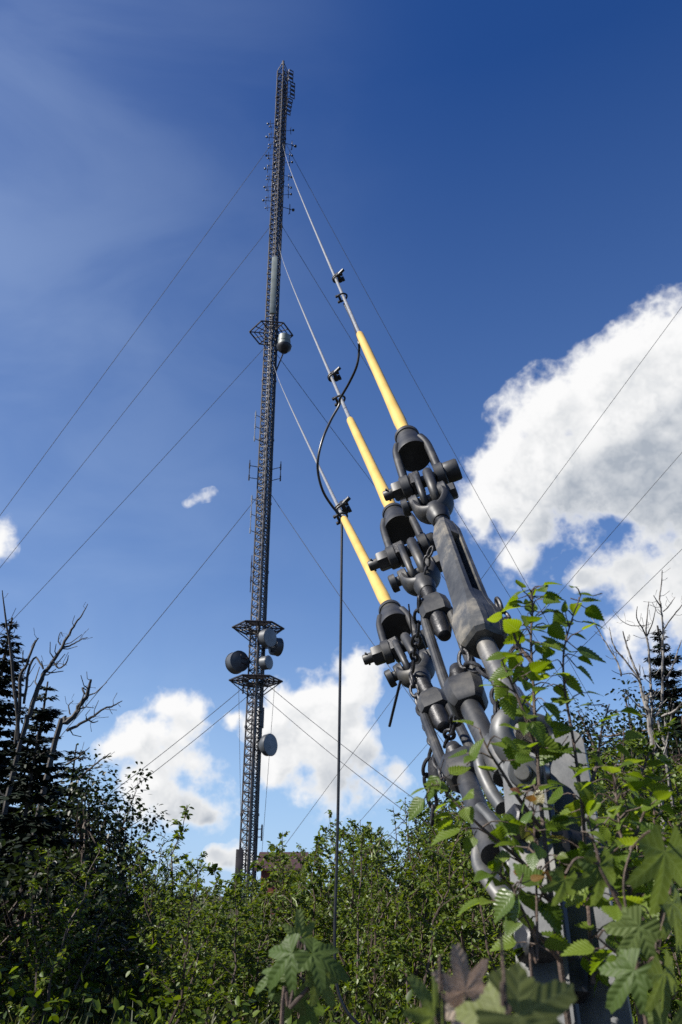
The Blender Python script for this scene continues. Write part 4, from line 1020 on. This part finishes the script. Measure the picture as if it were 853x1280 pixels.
# ------------------------------------------------------------------ light and sky
SUN_AZ, SUN_EL = R(-106), R(42)
sv = Vector((math.sin(SUN_AZ)*math.cos(SUN_EL), math.cos(SUN_AZ)*math.cos(SUN_EL), math.sin(SUN_EL)))
ld_ = bpy.data.lights.new('sun', 'SUN'); ld_.energy = 5.0; ld_.angle = R(.5); ld_.color = (1, .95, .87)
lo_ = bpy.data.objects.new('sun', ld_); COL.objects.link(lo_); lo_.rotation_euler = sv.to_track_quat('Z', 'Y').to_euler(); lo_.location = (-30, 0, 60)
w = bpy.data.worlds.new("World"); sc.world = w; w.use_nodes = True
def world():
    n = w.node_tree.nodes; l = w.node_tree.links; bg = n['Background']; bg.inputs[1].default_value = .06
    sky = n.new('ShaderNodeTexSky'); sky.sky_type = 'NISHITA'; sky.sun_disc = False; sky.sun_elevation = SUN_EL; sky.sun_rotation = SUN_AZ
    sky.altitude = 300; sky.air_density = 1.0; sky.dust_density = .15; sky.ozone_density = 3.0
    hs = n.new('ShaderNodeHueSaturation'); hs.inputs['Saturation'].default_value = 1.3; hs.inputs['Value'].default_value = 1.04; hs.inputs['Hue'].default_value = .516
    l.new(sky.outputs[0], hs.inputs['Color'])
    CL = [ # cumulus puffs: direction given by photo pixel, radius in pixels
     (880,440,85), (815,465,62), (738,500,66), (672,530,62), (625,580,58), (690,610,70), (775,560,95), (860,560,95), (612,648,40), (655,665,36), (900,640,60), (820,600,58),
     (765,712,46), (835,705,62), (722,724,24), (880,770,70), (800,775,40), (652,706,20), (900,690,60),
     (372,868,42), (425,862,44), (468,850,30), (400,915,50), (355,955,38), (455,925,36), (305,893,14), (495,965,14), (345,905,30), (420,965,34),
     (150,925,30), (196,902,36), (250,892,34), (235,945,46), (180,965,44), (128,945,26), (255,1018,22), (215,1010,24), (300,1078,26), (268,1085,18), (505,960,14),
     (400,985,55.5), (470,975,50.5), (250,1000,60.5), (170,1000,50.5), (650,715,40.5), (820,800,55.5), (258,630,20.5), (2, 672, 32), (8,640,10), (241,638,8.5), (252,633,7.5)]
    FAINT = {r for _, _, r in CL if r != int(r)}     # thin wisps
    g = bpy.data.node_groups.new('cloud_density', 'ShaderNodeTree')
    g.interface.new_socket('Vector', in_out='INPUT', socket_type='NodeSocketVector')
    g.interface.new_socket('Density', in_out='OUTPUT', socket_type='NodeSocketFloat')
    g.interface.new_socket('Mass', in_out='OUTPUT', socket_type='NodeSocketFloat')
    g.interface.new_socket('Soft', in_out='OUTPUT', socket_type='NodeSocketFloat')
    gn, gl = g.nodes, g.links; gi = gn.new('NodeGroupInput'); go = gn.new('NodeGroupOutput')
    # warp the direction so that the puffs are not round
    wn = gn.new('ShaderNodeTexNoise'); wn.inputs['Scale'].default_value = 9; wn.inputs['Detail'].default_value = 2
    gl.new(gi.outputs[0], wn.inputs['Vector'])
    vm = gn.new('ShaderNodeVectorMath'); vm.operation = 'MULTIPLY_ADD'; vm.inputs[1].default_value = (.09,.09,.09)
    sb_ = gn.new('ShaderNodeVectorMath'); sb_.operation = 'SUBTRACT'; sb_.inputs[1].default_value = (.5,.5,.5)
    gl.new(wn.outputs['Color'], sb_.inputs[0]); gl.new(sb_.outputs[0], vm.inputs[0]); gl.new(gi.outputs[0], vm.inputs[2])
    V = vm.outputs[0]; acc = None
    def gm(op, x, y=None, z=None, clamp=False):
        q = gn.new('ShaderNodeMath'); q.operation = op; q.use_clamp = clamp
        for i, v in enumerate((x, y, z)):
            if v is None: continue
            if isinstance(v, (int, float)): q.inputs[i].default_value = v
            else: gl.new(v, q.inputs[i])
        return q.outputs[0]
    for px, py, r in CL:
        c = ray(px, py).normalized(); rr = ((ray(px+r, py).normalized()-c).length+(ray(px, py+r).normalized()-c).length)/2*1.55
        d = gn.new('ShaderNodeVectorMath'); d.operation = 'DISTANCE'; d.inputs[1].default_value = c; gl.new(V, d.inputs[0])
        q = gm('MULTIPLY_ADD', d.outputs['Value'], -1/rr, 1, True)
        if r in FAINT: q = gm('MULTIPLY', q, .62)
        acc = gm('MULTIPLY_ADD', q, q, acc if acc is not None else 0.)
    mass = gm('ADD', gm('MINIMUM', acc, .75), gm('MULTIPLY_ADD', gm('MULTIPLY', acc, 12., None, True), .5, -.67))
    def fbm(scale, det, rough):
        fb = gn.new('ShaderNodeTexNoise'); fb.inputs['Scale'].default_value = scale; fb.inputs['Detail'].default_value = det; fb.inputs['Roughness'].default_value = rough
        gl.new(gi.outputs[0], fb.inputs['Vector']); return fb.outputs[0]
    soft = gm('MULTIPLY_ADD', fbm(13, 2, .55), .9, -.45)
    bil = gm('ABSOLUTE', gm('MULTIPLY_ADD', fbm(26, 3, .6), 2, -1))
    fine = gm('ADD', gm('MULTIPLY_ADD', fbm(42, 6, .62), .62, -.31), gm('MULTIPLY_ADD', bil, -.5, .12))
    gl.new(gm('ADD', gm('ADD', mass, soft), fine), go.inputs[0])
    gl.new(mass, go.inputs[1])
    gl.new(gm('MULTIPLY_ADD', bil, -.55, gm('ADD', mass, soft)), go.inputs[2])
    tc = n.new('ShaderNodeTexCoord')
    def ev(off):
        e = n.new('ShaderNodeGroup'); e.node_tree = g
        if off is None: l.new(tc.outputs['Generated'], e.inputs[0])
        else:
            a = n.new('ShaderNodeVectorMath'); a.operation = 'ADD'; a.inputs[1].default_value = off
            l.new(tc.outputs['Generated'], a.inputs[0]); l.new(a.outputs[0], e.inputs[0])
        return e
    def mr(src, a, b_, c=0., d=1., smooth=True):
        q = n.new('ShaderNodeMapRange'); q.interpolation_type = 'SMOOTHSTEP' if smooth else 'LINEAR'
        for i, v in enumerate((a, b_, c, d)): q.inputs[i+1].default_value = v
        l.new(src, q.inputs[0]); return q.outputs[0]
    def ma(op, x, y):
        q = n.new('ShaderNodeMath'); q.operation = op
        for i, v in enumerate((x, y)):
            if isinstance(v, (int, float)): q.inputs[i].default_value = v
            else: l.new(v, q.inputs[i])
        return q.outputs[0]
    e0 = ev(None); e1 = ev(sv*.022); e2 = ev(sv*.10)
    alpha = mr(e0.outputs[0], -.05, .42)
    grad = ma('SUBTRACT', e1.outputs[2], e0.outputs[2])          # thicker towards the sun = in the cloud's own shade
    sh = ma('ADD', mr(grad, -.3, .34, 0, .85), mr(e2.outputs[1], -.1, .62, 0, .85))
    sh = ma('MULTIPLY', sh, mr(e0.outputs[0], .0, .75))
    rp = ramp(n, [(0, (8.5, 8.5, 8.5)), (.28, (7.3, 7.4, 7.5)), (.58, (5.6, 5.85, 6.2)), (1, (3.6, 4.0, 4.6))]); l.new(ma('MULTIPLY', sh, .72), rp.inputs[0])
    # thin high veil, very faint
    cn = n.new('ShaderNodeTexNoise'); cn.inputs['Scale'].default_value = 3.5; cn.inputs['Detail'].default_value = 8; cn.inputs['Distortion'].default_value = .5
    mp = n.new('ShaderNodeMapping'); mp.inputs['Scale'].default_value = (1, 1.6, 2.4); mp.inputs['Rotation'].default_value = (.4, .5, .3); l.new(tc.outputs['Generated'], mp.inputs[0]); l.new(mp.outputs[0], cn.inputs['Vector'])
    sx = n.new('ShaderNodeSeparateXYZ'); l.new(tc.outputs['Generated'], sx.inputs[0])
    veil = ma('MULTIPLY', mr(cn.outputs[0], .3, .8, .08, .26), mr(sx.outputs[0], .15, -.5))
    m0 = n.new('ShaderNodeMixRGB'); l.new(veil, m0.inputs[0]); hz = n.new('ShaderNodeMixRGB'); l.new(ma('ADD', mr(sx.outputs[2], .0, .3, .5, 0), mr(sx.outputs[2], .05, .8, .32, 0, False)), hz.inputs[0]); l.new(hs.outputs[0], hz.inputs[1]); hz.inputs[2].default_value = (3.3, 5.2, 8.2, 1)
    l.new(hz.outputs[0], m0.inputs[1]); m0.inputs[2].default_value = (5.6, 7.0, 9.0, 1)
    m1 = n.new('ShaderNodeMixRGB'); l.new(alpha, m1.inputs[0]); l.new(m0.outputs[0], m1.inputs[1]); l.new(rp.outputs[0], m1.inputs[2])
    l.new(m1.outputs[0], bg.inputs[0])
world()
vs_ = sc.view_settings; vs_.view_transform = 'Standard'; vs_.look = 'None'; vs_.exposure = .93; vs_.gamma = 1; vs_.use_curve_mapping = False
sc.cycles.max_bounces = 6; sc.cycles.diffuse_bounces = 2; sc.cycles.glossy_bounces = 2; sc.cycles.transmission_bounces = 3; sc.cycles.transparent_max_bounces = 4
sc.cycles.use_denoising = False
